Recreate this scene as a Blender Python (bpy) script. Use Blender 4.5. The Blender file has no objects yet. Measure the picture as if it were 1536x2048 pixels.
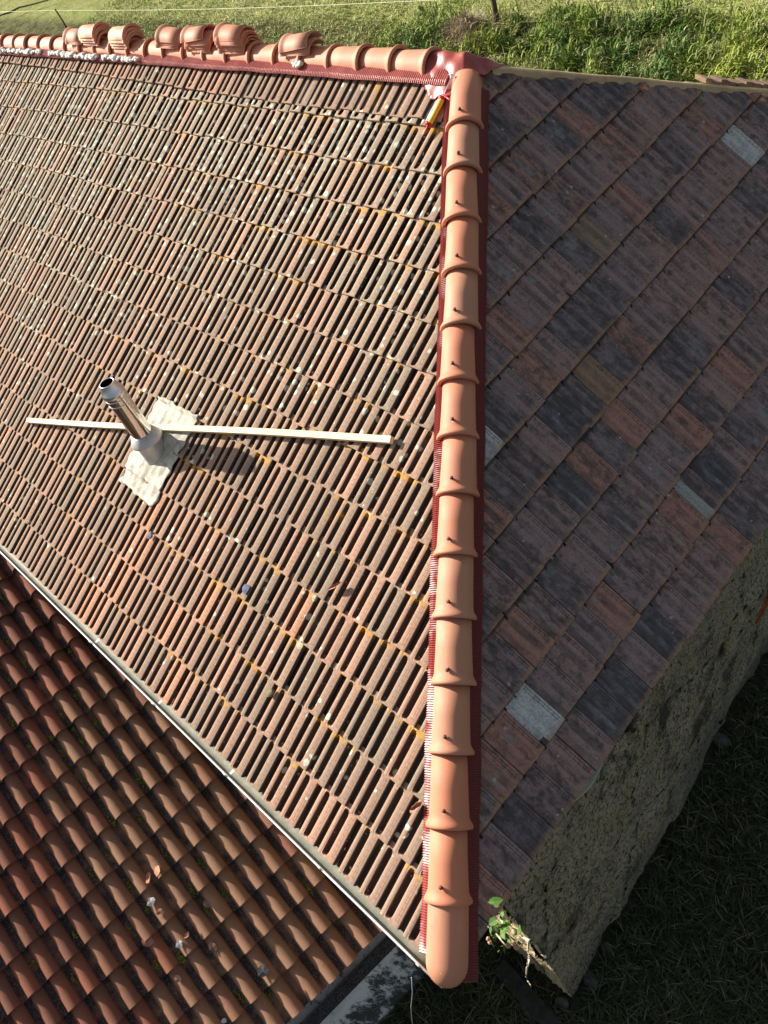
import bpy, bmesh, math, random
import numpy as np
from mathutils import Matrix, Vector
R = math.radians
scene = bpy.context.scene
COL = scene.collection
rng = np.random.RandomState(7)
random.seed(7)

# ------------------------------------------------------------------ camera, sky, sun, exposure
def rot(a, b, c):
    ca, sa, cb, sb, cc, sc = math.cos(a), math.sin(a), math.cos(b), math.sin(b), math.cos(c), math.sin(c)
    return (np.array([[cc, -sc, 0], [sc, cc, 0], [0, 0, 1]]) @ np.array([[1, 0, 0], [0, ca, -sa], [0, sa, ca]])
            @ np.array([[cb, -sb, 0], [sb, cb, 0], [0, 0, 1]]))
CAM = np.array([1.39335, 0.04901, 4.64806])
CR = rot(0.746759, -0.447749, 1.0772)
F = 1573.125
cam_d = bpy.data.cameras.new('camera')
cam = bpy.data.objects.new('camera', cam_d)
COL.objects.link(cam)
scene.camera = cam
cam.matrix_world = Matrix([list(CR[i]) + [CAM[i]] for i in range(3)] + [[0, 0, 0, 1]])
cam_d.sensor_fit = 'HORIZONTAL'
cam_d.sensor_width = 36
cam_d.lens = F / 1536 * 36
cam_d.clip_end = 2000
SUN_EL, SUN_AZ = R(28.7), math.atan2(-0.25, -1.11)      # direction towards the sun
to_sun = Vector((math.cos(SUN_EL) * math.cos(SUN_AZ), math.cos(SUN_EL) * math.sin(SUN_AZ), math.sin(SUN_EL)))
world = bpy.data.worlds.new("World")
scene.world = world
world.use_nodes = True
nt = world.node_tree
sky = nt.nodes.new('ShaderNodeTexSky')
sky.sky_type = 'NISHITA'
sky.sun_disc = False
sky.sun_elevation = SUN_EL
sky.sun_rotation = math.atan2(to_sun.x, to_sun.y)
sky.dust_density = 3.0
sky.ozone_density = 0.6
bg = nt.nodes['Background']
hs_ = nt.nodes.new('ShaderNodeHueSaturation')
hs_.inputs['Saturation'].default_value = 0.6
nt.links.new(sky.outputs[0], hs_.inputs['Color'])
nt.links.new(hs_.outputs[0], bg.inputs[0])
bg.inputs[1].default_value = 0.062
sl = bpy.data.lights.new('sun', 'SUN')
sl.energy = 5.0
sl.angle = R(0.5)
sl.color = (1, 0.93, 0.82)
so = bpy.data.objects.new('sun', sl)
COL.objects.link(so)
so.rotation_euler = to_sun.to_track_quat('Z', 'Y').to_euler()
scene.view_settings.view_transform = 'Standard'
scene.view_settings.look = 'None'
scene.view_settings.gamma = 1
scene.view_settings.exposure = 0.88

# ------------------------------------------------------------------ roof geometry (metres, z = 0 at the eaves corner)
pL, pR = 0.48959, 0.71589
pB = math.atan(1 / 1.737)                                  # rear slope
nL = np.array([0, -math.sin(pL), math.cos(pL)])
nR = np.array([math.sin(pR), 0, math.cos(pR)])
nB = np.array([0, math.sin(pB), math.cos(pB)])
uL = np.array([0, math.cos(pL), math.sin(pL)])
uR = np.array([-math.cos(pR), 0, math.sin(pR)])
uB = np.array([0, -math.cos(pB), math.sin(pB)])
X = np.array([1., 0, 0]); Y = np.array([0, 1., 0]); Z = np.array([0, 0, 1.])
HA = 2.33
APEX = np.array([-HA / math.tan(pR), HA / math.tan(pL), HA])
YR, XA = APEX[1], APEX[0]
EX, WL, WR = 0.3285, 0.1837, 0.2087
GROUND = -4.75
nAn = None
def ray(px, py):
    d = CR @ np.array([(px - 768) / F, -(py - 1024) / F, -1])
    return d / np.linalg.norm(d)
def hit(px, py, n, c=0.0):
    d = ray(px, py); n = np.array(n, float)
    return CAM + (c - CAM @ n) / (d @ n) * d
def hitL(px, py, c=0.0): return hit(px, py, nL, c)
def hitR(px, py, c=0.0): return hit(px, py, nR, c)

# ------------------------------------------------------------------ object helpers
def link(o, parent=None):
    COL.objects.link(o)
    if parent is not None:
        o.parent = parent
    return o
def empty(name, loc, label=None, cat=None, group=None, kind=None):
    o = bpy.data.objects.new(name, None)
    o.location = loc
    o.empty_display_size = 0.2
    link(o)
    return tag(o, label, cat, group, kind)
def tag(o, label=None, cat=None, group=None, kind=None):
    if label: o['label'] = label
    if cat: o['category'] = cat
    if group: o['group'] = group
    if kind: o['kind'] = kind
    return o
def mesh_obj(name, V, Fc, mat, parent=None, smooth=True, world=True, loc=None):
    me = bpy.data.meshes.new(name)
    me.from_pydata([tuple(map(float, v)) for v in V], [], [tuple(int(i) for i in f) for f in Fc])
    if smooth:
        me.polygons.foreach_set('use_smooth', [True] * len(me.polygons))
    me.materials.append(mat)
    me.update()
    o = bpy.data.objects.new(name, me)
    link(o, parent)
    if loc is not None:
        o.location = loc
    elif world and parent is not None:
        o.location = -Vector(parent.location)
    return o
class MB:
    """collects shapes into one mesh"""
    def __init__(s): s.V = []; s.F = []
    def add(s, V, Fc):
        k = len(s.V); s.V += [tuple(v) for v in V]; s.F += [tuple(i + k for i in f) for f in Fc]; return s
    def box(s, c, ax, ay, az, bev=0.0):
        c, ax, ay, az = map(lambda t: np.array(t, float), (c, ax, ay, az))
        V = [c + i * ax + j * ay + k * az for i in (-1, 1) for j in (-1, 1) for k in (-1, 1)]
        return s.add(V, [(0, 1, 3, 2), (4, 6, 7, 5), (0, 4, 5, 1), (2, 3, 7, 6), (0, 2, 6, 4), (1, 5, 7, 3)])
    def tube(s, pts, rad, n=8, cap=True):
        pts = [np.array(q, float) for q in pts]
        rads = rad if hasattr(rad, '__len__') else [rad] * len(pts)
        V = []; Fc = []
        for i, q in enumerate(pts):
            d = pts[min(i + 1, len(pts) - 1)] - pts[max(i - 1, 0)]
            d = d / (np.linalg.norm(d) + 1e-9)
            a = np.cross(d, Z if abs(d[2]) < .9 else X); a /= np.linalg.norm(a); b = np.cross(d, a)
            for k in range(n):
                t = 2 * math.pi * k / n
                V.append(q + rads[i] * (math.cos(t) * a + math.sin(t) * b))
        for i in range(len(pts) - 1):
            for k in range(n):
                Fc.append((i * n + k, i * n + (k + 1) % n, (i + 1) * n + (k + 1) % n, (i + 1) * n + k))
        if cap:
            Fc.append(tuple(range(n - 1, -1, -1))); Fc.append(tuple((len(pts) - 1) * n + k for k in range(n)))
        return s.add(V, Fc)
    def build(s, name, mat, parent=None, smooth=False, **k):
        return mesh_obj(name, s.V, s.F, mat, parent, smooth, **k)

# ------------------------------------------------------------------ materials
class NG:
    def __init__(s, name, rough=0.85, spec=0.3):
        s.m = bpy.data.materials.new(name); s.m.use_nodes = True
        s.t = s.m.node_tree; s.b = s.t.nodes['Principled BSDF']
        s.b.inputs['Roughness'].default_value = rough
        s.b.inputs['Specular IOR Level'].default_value = spec
    def n(s, ty, **k):
        q = s.t.nodes.new(ty)
        for a, v in k.items(): setattr(q, a, v)
        return q
    def L(s, a, b): s.t.links.new(a, b)
    def put(s, sock, v):
        if hasattr(v, 'is_linked') or hasattr(v, 'links'): s.L(v, sock)
        else: sock.default_value = v
    def math(s, op, a, b=0.0, c=None, clamp=False):
        q = s.n('ShaderNodeMath', operation=op); q.use_clamp = clamp
        s.put(q.inputs[0], a); s.put(q.inputs[1], b)
        if c is not None: s.put(q.inputs[2], c)
        return q.outputs[0]
    def obj(s): return s.n('ShaderNodeTexCoord').outputs['Object']
    def uv(s):
        q = s.n('ShaderNodeSeparateXYZ'); s.L(s.n('ShaderNodeTexCoord').outputs['UV'], q.inputs[0]); return q.outputs
    def scale(s, v, sc):
        q = s.n('ShaderNodeMapping'); s.L(v, q.inputs[0]); q.inputs['Scale'].default_value = sc; return q.outputs[0]
    def noise(s, v, sc, det=4, rough=.6, dist=0.0):
        q = s.n('ShaderNodeTexNoise'); s.L(v, q.inputs['Vector'])
        q.inputs['Scale'].default_value = sc; q.inputs['Detail'].default_value = det
        q.inputs['Roughness'].default_value = rough; q.inputs['Distortion'].default_value = dist
        return q.outputs['Fac']
    def vor(s, v, sc, out='Distance', rnd=1.0, feat='F1'):
        q = s.n('ShaderNodeTexVoronoi', feature=feat); s.L(v, q.inputs['Vector']); q.inputs['Scale'].default_value = sc
        q.inputs['Randomness'].default_value = rnd
        return q.outputs[out]
    def step(s, v, lo, hi, a=0.0, b=1.0):
        q = s.n('ShaderNodeMapRange'); q.interpolation_type = 'SMOOTHSTEP'
        s.put(q.inputs[0], v); q.inputs[1].default_value = lo; q.inputs[2].default_value = hi
        q.inputs[3].default_value = a; q.inputs[4].default_value = b
        return q.outputs[0]
    def mix(s, f, a, b, mode='MIX'):
        q = s.n('ShaderNodeMix', data_type='RGBA', blend_type=mode)
        s.put(q.inputs[0], f)
        for i, v in ((6, a), (7, b)):
            if isinstance(v, tuple): q.inputs[i].default_value = (*v, 1) if len(v) == 3 else v
            else: s.L(v, q.inputs[i])
        return q.outputs[2]
    def base(s, c):
        if isinstance(c, tuple): s.b.inputs['Base Color'].default_value = (*c, 1)
        else: s.L(c, s.b.inputs['Base Color'])
    def bump(s, h, strength=.5, dist=.01):
        q = s.n('ShaderNodeBump'); q.inputs['Strength'].default_value = strength; q.inputs['Distance'].default_value = dist
        s.L(h, q.inputs['Height']); s.L(q.outputs[0], s.b.inputs['Normal'])
    def attr(s, name):
        q = s.n('ShaderNodeAttribute'); q.attribute_name = name
        p = s.n('ShaderNodeSeparateColor'); s.L(q.outputs['Color'], p.inputs[0]); return p.outputs
    def mixv(s, v, amt, sc=3.0):
        q = s.n('ShaderNodeTexNoise'); s.L(v, q.inputs['Vector']); q.inputs['Scale'].default_value = sc; q.inputs['Detail'].default_value = 4
        m_ = s.n('ShaderNodeVectorMath', operation='MULTIPLY_ADD'); s.L(q.outputs['Color'], m_.inputs[0])
        m_.inputs[1].default_value = (amt, amt, amt); s.L(v, m_.inputs[2]); return m_.outputs[0]
    def sepxyz(s, v):
        q = s.n('ShaderNodeSeparateXYZ'); s.L(v, q.inputs[0]); return q.outputs

def ladder(g, uv):
    """the moulded ladder mark near one edge of every tile"""
    u, v = uv[0], uv[1]
    l1 = g.math('COMPARE', u, .82, .010); l2 = g.math('COMPARE', u, .90, .010)
    inr = g.math('MULTIPLY', g.math('GREATER_THAN', u, .79), g.math('LESS_THAN', u, .93))
    rung = g.math('LESS_THAN', g.math('FRACT', g.math('MULTIPLY', v, 9.0)), .1)
    m = g.math('MAXIMUM', g.math('MAXIMUM', l1, l2), g.math('MULTIPLY', inr, rung))
    return g.math('MULTIPLY', m, g.math('MULTIPLY', g.math('GREATER_THAN', v, .1), g.math('LESS_THAN', v, .93)))

def mat_sunny():
    g = NG('weathered_clay_tile', .9, .15)
    o = g.obj(); uv = g.uv(); tv = g.attr('tv'); xyz = g.sepxyz(o)
    c = g.mix(tv[0], (.47, .268, .185), (.375, .25, .18))
    c = g.mix(g.step(tv[1], .6, 1.0, 0, .8), c, (.30, .235, .175))
    c = g.mix(g.math('MULTIPLY', g.math('COMPARE', tv[2], .3, .1), .8), c, (.62, .30, .18))
    fine = g.noise(o, 55, 5, .7)
    st = g.noise(g.scale(o, (9, 2.2, 2.2)), 5, 4, .6)
    c = g.mix(g.step(st, .45, .75, 0, .5), c, (.30, .235, .175))
    c = g.mix(g.step(fine, .40, .75, 0, .5), c, (.20, .14, .10))
    # old grey weathering, stronger higher up and further left on the roof
    up = g.step(xyz[1], 1.2, 4.2); lf = g.step(xyz[0], -3.0, -8.5)
    age = g.math('MULTIPLY', g.math('ADD', up, g.math('MULTIPLY', lf, .5)), g.step(tv[2], .6, .4), clamp=True)
    top = g.math('GREATER_THAN', tv[2], .5)
    big = g.noise(o, .8, 3, .5)
    agem = g.math('MULTIPLY', age, g.step(big, .3, .6, .4, 1.0), clamp=True)
    c = g.mix(g.math('MULTIPLY', agem, .6), c, (.46, .385, .275))
    c = g.mix(g.math('MULTIPLY', agem, g.step(g.noise(g.scale(o, (6, 1.6, 1.6)), 3, 4), .5, .62, 0, .7)), c, (.30, .295, .24))
    c = g.mix(g.math('MULTIPLY', g.step(tv[0], .25, .15), .55), c, (.47, .285, .205))
    c = g.mix(g.math('MULTIPLY', g.step(tv[1], .3, .2), .45), c, (.27, .215, .165))
    # black algae and cast shadow, both painted dark into the grooves
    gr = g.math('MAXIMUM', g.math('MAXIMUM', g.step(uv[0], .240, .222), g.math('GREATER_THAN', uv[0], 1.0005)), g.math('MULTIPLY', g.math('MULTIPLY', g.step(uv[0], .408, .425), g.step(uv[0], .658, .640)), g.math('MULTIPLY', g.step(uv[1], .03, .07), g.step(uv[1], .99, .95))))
    algae_shade = g.math('MULTIPLY', g.math('MULTIPLY', gr, g.math('ADD', g.math('MULTIPLY', agem, .2), .8)), g.step(g.noise(o, 14, 3), .0, .35), clamp=True)
    c = g.mix(algae_shade, c, (.022, .018, .016))
    # pale crusty lichen discs
    ln = g.noise(o, 9, 3, .6)
    dens = g.step(g.math('ADD', g.noise(o, 1.6, 3, .6), g.math('MULTIPLY', age, .30)), .46, .92)
    vd = g.vor(g.scale(o, (1.0, 1.0, 1.0)), 13); vc = g.n('ShaderNodeSeparateColor'); 
    vq = g.n('ShaderNodeTexVoronoi'); g.L(o, vq.inputs['Vector']); vq.inputs['Scale'].default_value = 17; g.L(vq.outputs['Color'], vc.inputs[0])
    on = g.math('LESS_THAN', vc.outputs[0], g.math('MULTIPLY', dens, 1.0))
    rad = g.math('ADD', g.math('MULTIPLY', vc.outputs[1], .42), .04)
    blob = g.step(g.math('SUBTRACT', g.math('ADD', vq.outputs['Distance'], g.math('MULTIPLY', g.math('SUBTRACT', fine, .5), .35)), rad), .05, -.05)
    lich = g.math('MULTIPLY', blob, on)
    c = g.mix(g.math('MULTIPLY', lich, .85), c, g.mix(vc.outputs[2], (.78, .76, .60), (.48, .55, .47)))
    # small pale specks everywhere
    v2 = g.n('ShaderNodeTexVoronoi'); g.L(o, v2.inputs['Vector']); v2.inputs['Scale'].default_value = 48
    c2 = g.n('ShaderNodeSeparateColor'); g.L(v2.outputs['Color'], c2.inputs[0])
    sp = g.math('MULTIPLY', g.math('LESS_THAN', v2.outputs['Distance'], .25), g.math('LESS_THAN', c2.outputs[0], g.math('ADD', g.math('MULTIPLY', agem, .25), .04)))
    c = g.mix(g.math('MULTIPLY', sp, .7), c, (.55, .53, .45))
    # orange lichen gathered under the overlap of the row above
    ol = g.math('MULTIPLY', g.step(g.math('ADD', uv[1], g.math('MULTIPLY', g.math('SUBTRACT', fine, .5), .25)), .86, .95), g.step(g.noise(o, 5, 4, .7), .50, .60))
    spot = g.math('MULTIPLY', g.step(g.noise(o, 2.3, 3, .6), .66, .72), g.step(fine, .4, .55))
    nearhip = g.step(xyz[0], -7.0, -2.0, .35, 1.0)
    ol = g.math('MULTIPLY', g.math('MAXIMUM', ol, spot), nearhip)
    c = g.mix(g.math('MULTIPLY', ol, .75), c, (.55, .29, .03))
    lad = ladder(g, uv)
    c = g.mix(g.math('MULTIPLY', lad, .45), c, (.12, .08, .06))
    g.base(c)
    g.bump(g.math('SUBTRACT', g.math('ADD', fine, g.math('MULTIPLY', lich, .6)), g.math('MULTIPLY', lad, .8)), .6, .004)
    return g.m

def mat_shady():
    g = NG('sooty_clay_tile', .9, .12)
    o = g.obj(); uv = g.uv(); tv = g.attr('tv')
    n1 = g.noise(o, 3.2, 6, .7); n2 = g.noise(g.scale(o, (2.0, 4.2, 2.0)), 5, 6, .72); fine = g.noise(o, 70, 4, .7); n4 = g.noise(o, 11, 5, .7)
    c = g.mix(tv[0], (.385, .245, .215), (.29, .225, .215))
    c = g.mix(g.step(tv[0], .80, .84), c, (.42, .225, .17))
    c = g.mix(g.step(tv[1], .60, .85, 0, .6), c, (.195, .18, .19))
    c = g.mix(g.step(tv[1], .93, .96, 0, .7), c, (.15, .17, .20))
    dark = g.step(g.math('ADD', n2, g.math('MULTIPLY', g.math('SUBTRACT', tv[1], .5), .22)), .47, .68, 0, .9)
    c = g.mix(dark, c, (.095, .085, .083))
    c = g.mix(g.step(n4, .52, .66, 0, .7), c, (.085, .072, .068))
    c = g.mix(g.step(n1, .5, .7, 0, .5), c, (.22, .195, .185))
    pan = g.math('MULTIPLY', g.step(uv[0], .38, .46), g.step(uv[0], .70, .60))
    pan = g.math('MULTIPLY', pan, g.math('MULTIPLY', g.step(uv[1], .06, .16), g.step(uv[1], .95, .82)))
    pan2 = g.math('MAXIMUM', pan, g.step(uv[0], .24, .16))
    c = g.mix(g.math('MULTIPLY', pan2, g.step(g.noise(o, 4.5, 5, .7), .42, .62, 0, .6)), c, (.08, .073, .072))
    ridg = g.math('MULTIPLY', g.step(uv[0], .26, .30), g.step(uv[0], .41, .37))
    c = g.mix(g.math('MULTIPLY', g.math('MULTIPLY', ridg, g.step(n4, .35, .6)), g.step(g.noise(o, 3.0, 4), .52, .62, 0, .7)), c, (.30, .31, .29))
    c = g.mix(g.math('MULTIPLY', g.math('MULTIPLY', pan, g.step(n4, .35, .6)), g.step(g.noise(o, 2.6, 4), .58, .66, 0, .8)), c, (.27, .31, .29))
    c = g.mix(g.math('MULTIPLY', g.step(tv[2], .7, .9), .9), c, g.mix(g.step(n4, .45, .62), (.64, .67, .64), (.48, .50, .46)))
    c = g.mix(g.math('MULTIPLY', g.math('COMPARE', tv[2], .3, .1), .4), c, (.27, .21, .11))
    c = g.mix(g.math('MULTIPLY', g.math('COMPARE', tv[2], .5, .05), g.math('MULTIPLY', g.step(uv[0], .45, .38), .75)), c, (.44, .47, .42))
    # worn rusty lower edge, overlap shade painted above with black spots at the joints
    c = g.mix(g.math('MULTIPLY', g.step(g.math('ADD', uv[1], g.math('MULTIPLY', g.math('SUBTRACT', n4, .5), .22)), .13, .0), g.step(g.noise(o, 3.5, 4), .36, .6, .25, .9)), c, (.40, .235, .14))
    c = g.mix(g.math('MULTIPLY', g.step(uv[1], .93, .985), .75), c, (.045, .038, .036))
    corner = g.math('MULTIPLY', g.step(uv[1], .88, .93), g.math('MAXIMUM', g.step(uv[0], .10, .06), g.math('COMPARE', uv[0], .52, .05)))
    c = g.mix(g.math('MULTIPLY', corner, g.step(g.noise(o, 9, 2), .4, .5)), c, (.02, .018, .018))
    c = g.mix(g.math('MULTIPLY', g.math('MAXIMUM', g.step(uv[0], .975, .99), g.step(uv[0], .02, .006)), .8), c, (.03, .026, .025))  # gap shading and dirt painted dark along the joints
    v2 = g.n('ShaderNodeTexVoronoi'); g.L(o, v2.inputs['Vector']); v2.inputs['Scale'].default_value = 19
    c2 = g.n('ShaderNodeSeparateColor'); g.L(v2.outputs['Color'], c2.inputs[0])
    rad = g.math('MULTIPLY', c2.outputs[1], .24)
    sp = g.math('MULTIPLY', g.step(g.math('SUBTRACT', g.math('ADD', v2.outputs['Distance'], g.math('MULTIPLY', g.math('SUBTRACT', fine, .5), .4)), rad), .04, -.04), g.math('LESS_THAN', c2.outputs[0], .10))
    c = g.mix(g.math('MULTIPLY', sp, .65), c, (.50, .52, .50))
    c = g.mix(g.step(fine, .46, .68, 0, .5), c, (.10, .085, .08))
    lad = ladder(g, uv)
    c = g.mix(g.math('MULTIPLY', lad, .7), c, (.05, .042, .04))
    g.base(c)
    g.bump(g.math('SUBTRACT', g.math('ADD', fine, g.math('MULTIPLY', n4, .8)), lad), .6, .005)
    return g.m

def mat_new_clay(name='new_terracotta', a=(.60, .225, .125), b=(.52, .26, .165)):
    g = NG(name, .62, .35)
    o = g.obj()
    info = g.n('ShaderNodeObjectInfo').outputs['Random']
    n = g.noise(o, 5, 3, .5)
    c = g.mix(g.math('ADD', g.math('MULTIPLY', g.math('SUBTRACT', n, .5), .8), info, clamp=True), a, b)
    c = g.mix(g.step(g.noise(o, 60, 3, .6), .5, .8, 0, .22), c, (.36, .17, .10))
    c = g.mix(g.step(g.noise(g.scale(o, (1.5, .5, 1.5)), 6, 5, .7), .5, .72, 0, .22), c, (.66, .44, .34))
    c = g.mix(g.step(g.noise(o, 9, 5, .75), .6, .72, 0, .3), c, (.34, .19, .13))
    v2 = g.n('ShaderNodeTexVoronoi'); g.L(o, v2.inputs['Vector']); v2.inputs['Scale'].default_value = 22
    c2 = g.n('ShaderNodeSeparateColor'); g.L(v2.outputs['Color'], c2.inputs[0])
    sp = g.math('MULTIPLY', g.math('LESS_THAN', v2.outputs['Distance'], .09), g.math('LESS_THAN', c2.outputs[0], .3))
    c = g.mix(g.math('MULTIPLY', sp, .6), c, (.75, .6, .5))
    g.base(c); g.bump(g.noise(o, 90, 3), .12, .003)
    return g.m

def mat_annex():
    g = NG('barrel_clay_tile', .85, .2)
    o = g.obj(); uv = g.uv(); tv = g.attr('tv')
    c = g.mix(tv[0], (.34, .125, .075), (.25, .11, .072))
    tan = g.step(g.math('ADD', g.math('MULTIPLY', tv[1], .5), g.math('MULTIPLY', tv[2], .9)), .5, .9)
    c = g.mix(g.math('MULTIPLY', tan, .75), c, (.38, .225, .135))
    fine = g.noise(o, 80, 4, .7)
    c = g.mix(g.step(g.noise(o, 6, 4), .45, .75, 0, .45), c, (.25, .12, .08))
    c = g.mix(g.step(fine, .5, .75, 0, .5), c, (.17, .09, .06))
    pan = g.step(uv[0], .70, .77)
    grit = g.mix(g.step(g.vor(o, 60), .2, .5), (.12, .12, .11), (.03, .03, .032))
    c = g.mix(g.math('MULTIPLY', pan, g.step(g.noise(o, 5, 4), .32, .56, .25, .9)), c, grit)
    v2 = g.n('ShaderNodeTexVoronoi'); g.L(o, v2.inputs['Vector']); v2.inputs['Scale'].default_value = 45
    c2 = g.n('ShaderNodeSeparateColor'); g.L(v2.outputs['Color'], c2.inputs[0])
    sp = g.math('MULTIPLY', g.math('LESS_THAN', v2.outputs['Distance'], .16), g.math('LESS_THAN', c2.outputs[0], .12))
    c = g.mix(g.math('MULTIPLY', sp, .5), c, (.6, .5, .42))
    g.base(c)
    g.bump(g.math('ADD', fine, g.math('MULTIPLY', sp, 2.0)), .6, .006)
    return g.m

def simple(name, col, rough=.7, spec=.3, var=None, sc=8, metal=0.0, bump=0.0, det=4):
    g = NG(name, rough, spec)
    g.b.inputs['Metallic'].default_value = metal
    o = g.obj()
    if var:
        g.base(g.mix(g.step(g.noise(o, sc, det, .65), .35, .65), col, var))
    else:
        g.base(col)
    if bump: g.bump(g.noise(o, sc * 4, 4), bump, .01)
    return g.m

def mat_wall_moss():
    g = NG('lichened_render', .95, .1)
    o = g.obj()
    n1 = g.noise(o, 1.6, 6, .7); n2 = g.noise(o, 9, 5, .7); n3 = g.noise(o, 28, 4, .7)
    c = g.mix(g.step(n1, .42, .6), (.66, .585, .41), (.52, .47, .34))
    c = g.mix(g.step(g.noise(o, 3.1, 4), .48, .68, 0, .7), c, (.60, .46, .22))
    c = g.mix(g.step(g.noise(o, 24, 6, .8), .47, .60, 0, .8), c, (.13, .12, .08))
    c = g.mix(g.step(g.noise(g.scale(o, (1, 1, .6)), 1.5, 7, .78), .50, .62, 0, .85), c, (.06, .06, .05))
    z = g.sepxyz(o)[2]
    c = g.mix(g.math('MULTIPLY', g.step(z, -3.7, -4.5), g.step(n1, .35, .55, .1, .8)), c, (.26, .25, .20))
    sp = g.step(g.noise(g.scale(o, (1, 1, .6)), 38, 3, .6, .6), .57, .61)
    sp = g.math('MULTIPLY', sp, g.step(g.noise(o, 2.2, 3), .32, .5))
    c = g.mix(g.math('MULTIPLY', sp, .9), c, (.035, .035, .03))
    sp2 = g.step(g.noise(o, 75, 2, .5), .66, .72)
    c = g.mix(g.math('MULTIPLY', sp2, .5), c, (.50, .48, .36))
    crack = g.step(g.vor(g.scale(g.mixv(o, .25), (1, .7, .7)), .8, 'Distance', feat='DISTANCE_TO_EDGE'), .03, .004)
    c = g.mix(g.math('MULTIPLY', crack, g.step(n2, .46, .58)), c, (.03, .03, .027))
    g.base(c); g.bump(g.math('ADD', g.math('MULTIPLY', n2, 1.5), g.math('SUBTRACT', g.math('MULTIPLY', n3, 1.4), g.math('MULTIPLY', sp, .8))), 1.0, .05)
    return g.m

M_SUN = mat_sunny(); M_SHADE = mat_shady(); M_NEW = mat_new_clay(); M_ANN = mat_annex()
M_WALLM = mat_wall_moss()
M_STONE = simple('rough_yellow_stone', (.70, .57, .33), .95, .1, (.45, .36, .20), 12, bump=1.0)
M_DECK = simple('old_roof_timber', (.10, .07, .05), .9, .1, (.05, .035, .025), 6)
M_RED = simple('red_flashing_roll', (.33, .045, .04), .38, .5, (.24, .035, .035), 10)
M_REDS = simple('red_lead_sheet', (.42, .10, .08), .35, .5, (.30, .05, .045), 5, bump=.2)
M_WHITE = simple('white_mortar', (.93, .92, .90), .9, .2, (.62, .58, .52), 25, bump=.6)
M_GUT = simple('grey_gutter', (.22, .225, .175), .6, .3, (.30, .29, .23), 14)
M_GUTW = simple('white_gutter_lip', (.74, .75, .74), .4, .5)
M_STEEL = simple('stainless_steel', (.78, .76, .74), .09, .5, (.70, .69, .68), 2.0, metal=1.0)
M_STEELB = simple('brushed_steel', (.62, .66, .70), .3, .5, metal=1.0)
M_COLLAR = simple('dull_aluminium', (.62, .62, .60), .5, .4, (.5, .5, .49), 9, metal=.55)
M_SOOT = simple('black_soot', (.01, .01, .01), .95, .0)
M_LEAD = simple('whitened_lead', (.66, .63, .52), .8, .2, (.36, .34, .29), 9, bump=.3, det=8)
M_PINE = simple('fresh_pine', (.88, .76, .54), .7, .2, (.82, .68, .45), 3)
M_HIPB = simple('pale_hip_timber', (.78, .56, .34), .9, .1, (.58, .43, .25), 7)
M_NAIL = simple('rusty_screw', (.16, .06, .04), .6, .3)
M_FOIL = simple('blue_grey_foil', (.13, .15, .22), .75, .2, (.09, .10, .16), 30)
M_CONC = simple('dirty_concrete', (.13, .13, .12), .9, .1, (.07, .07, .065), 9, bump=.4)
M_BLACK = simple('black_gutter', (.03, .03, .032), .6, .3, (.10, .10, .10), 45)
M_MOSS = simple('green_moss', (.17, .24, .03), .95, .05, (.28, .28, .05), 30)
M_REDP = simple('red_plastic', (.45, .03, .04), .4, .4)
M_YEL = simple('yellow_label', (.85, .55, .03), .5, .4)
M_WPL = simple('white_plastic', (.82, .82, .85), .45, .4)
M_BLUP = simple('pale_blue_label', (.45, .55, .85), .5, .4)
M_GREYP = simple('zinc_rod', (.6, .6, .64), .35, .5, metal=.5)
M_SHARD = simple('broken_clay', (.50, .25, .17), .9, .1, (.40, .19, .12), 12)
M_SHARDW = simple('white_shard', (.72, .72, .72), .8, .2)
M_POST = simple('weathered_post', (.07, .055, .045), .95, .1, (.12, .10, .08), 10)
M_WIRE = simple('white_fence_tape', (.85, .83, .62), .6, .3)
M_DRY = simple('dry_stem', (.55, .48, .36), .9, .1)
M_LEAFG = simple('fresh_leaf', (.045, .12, .018), .6, .3, (.10, .18, .03), 20)
M_BRICK = simple('orange_brick', (.40, .10, .04), .95, .1, (.28, .06, .03), 16, bump=.4)

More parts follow.
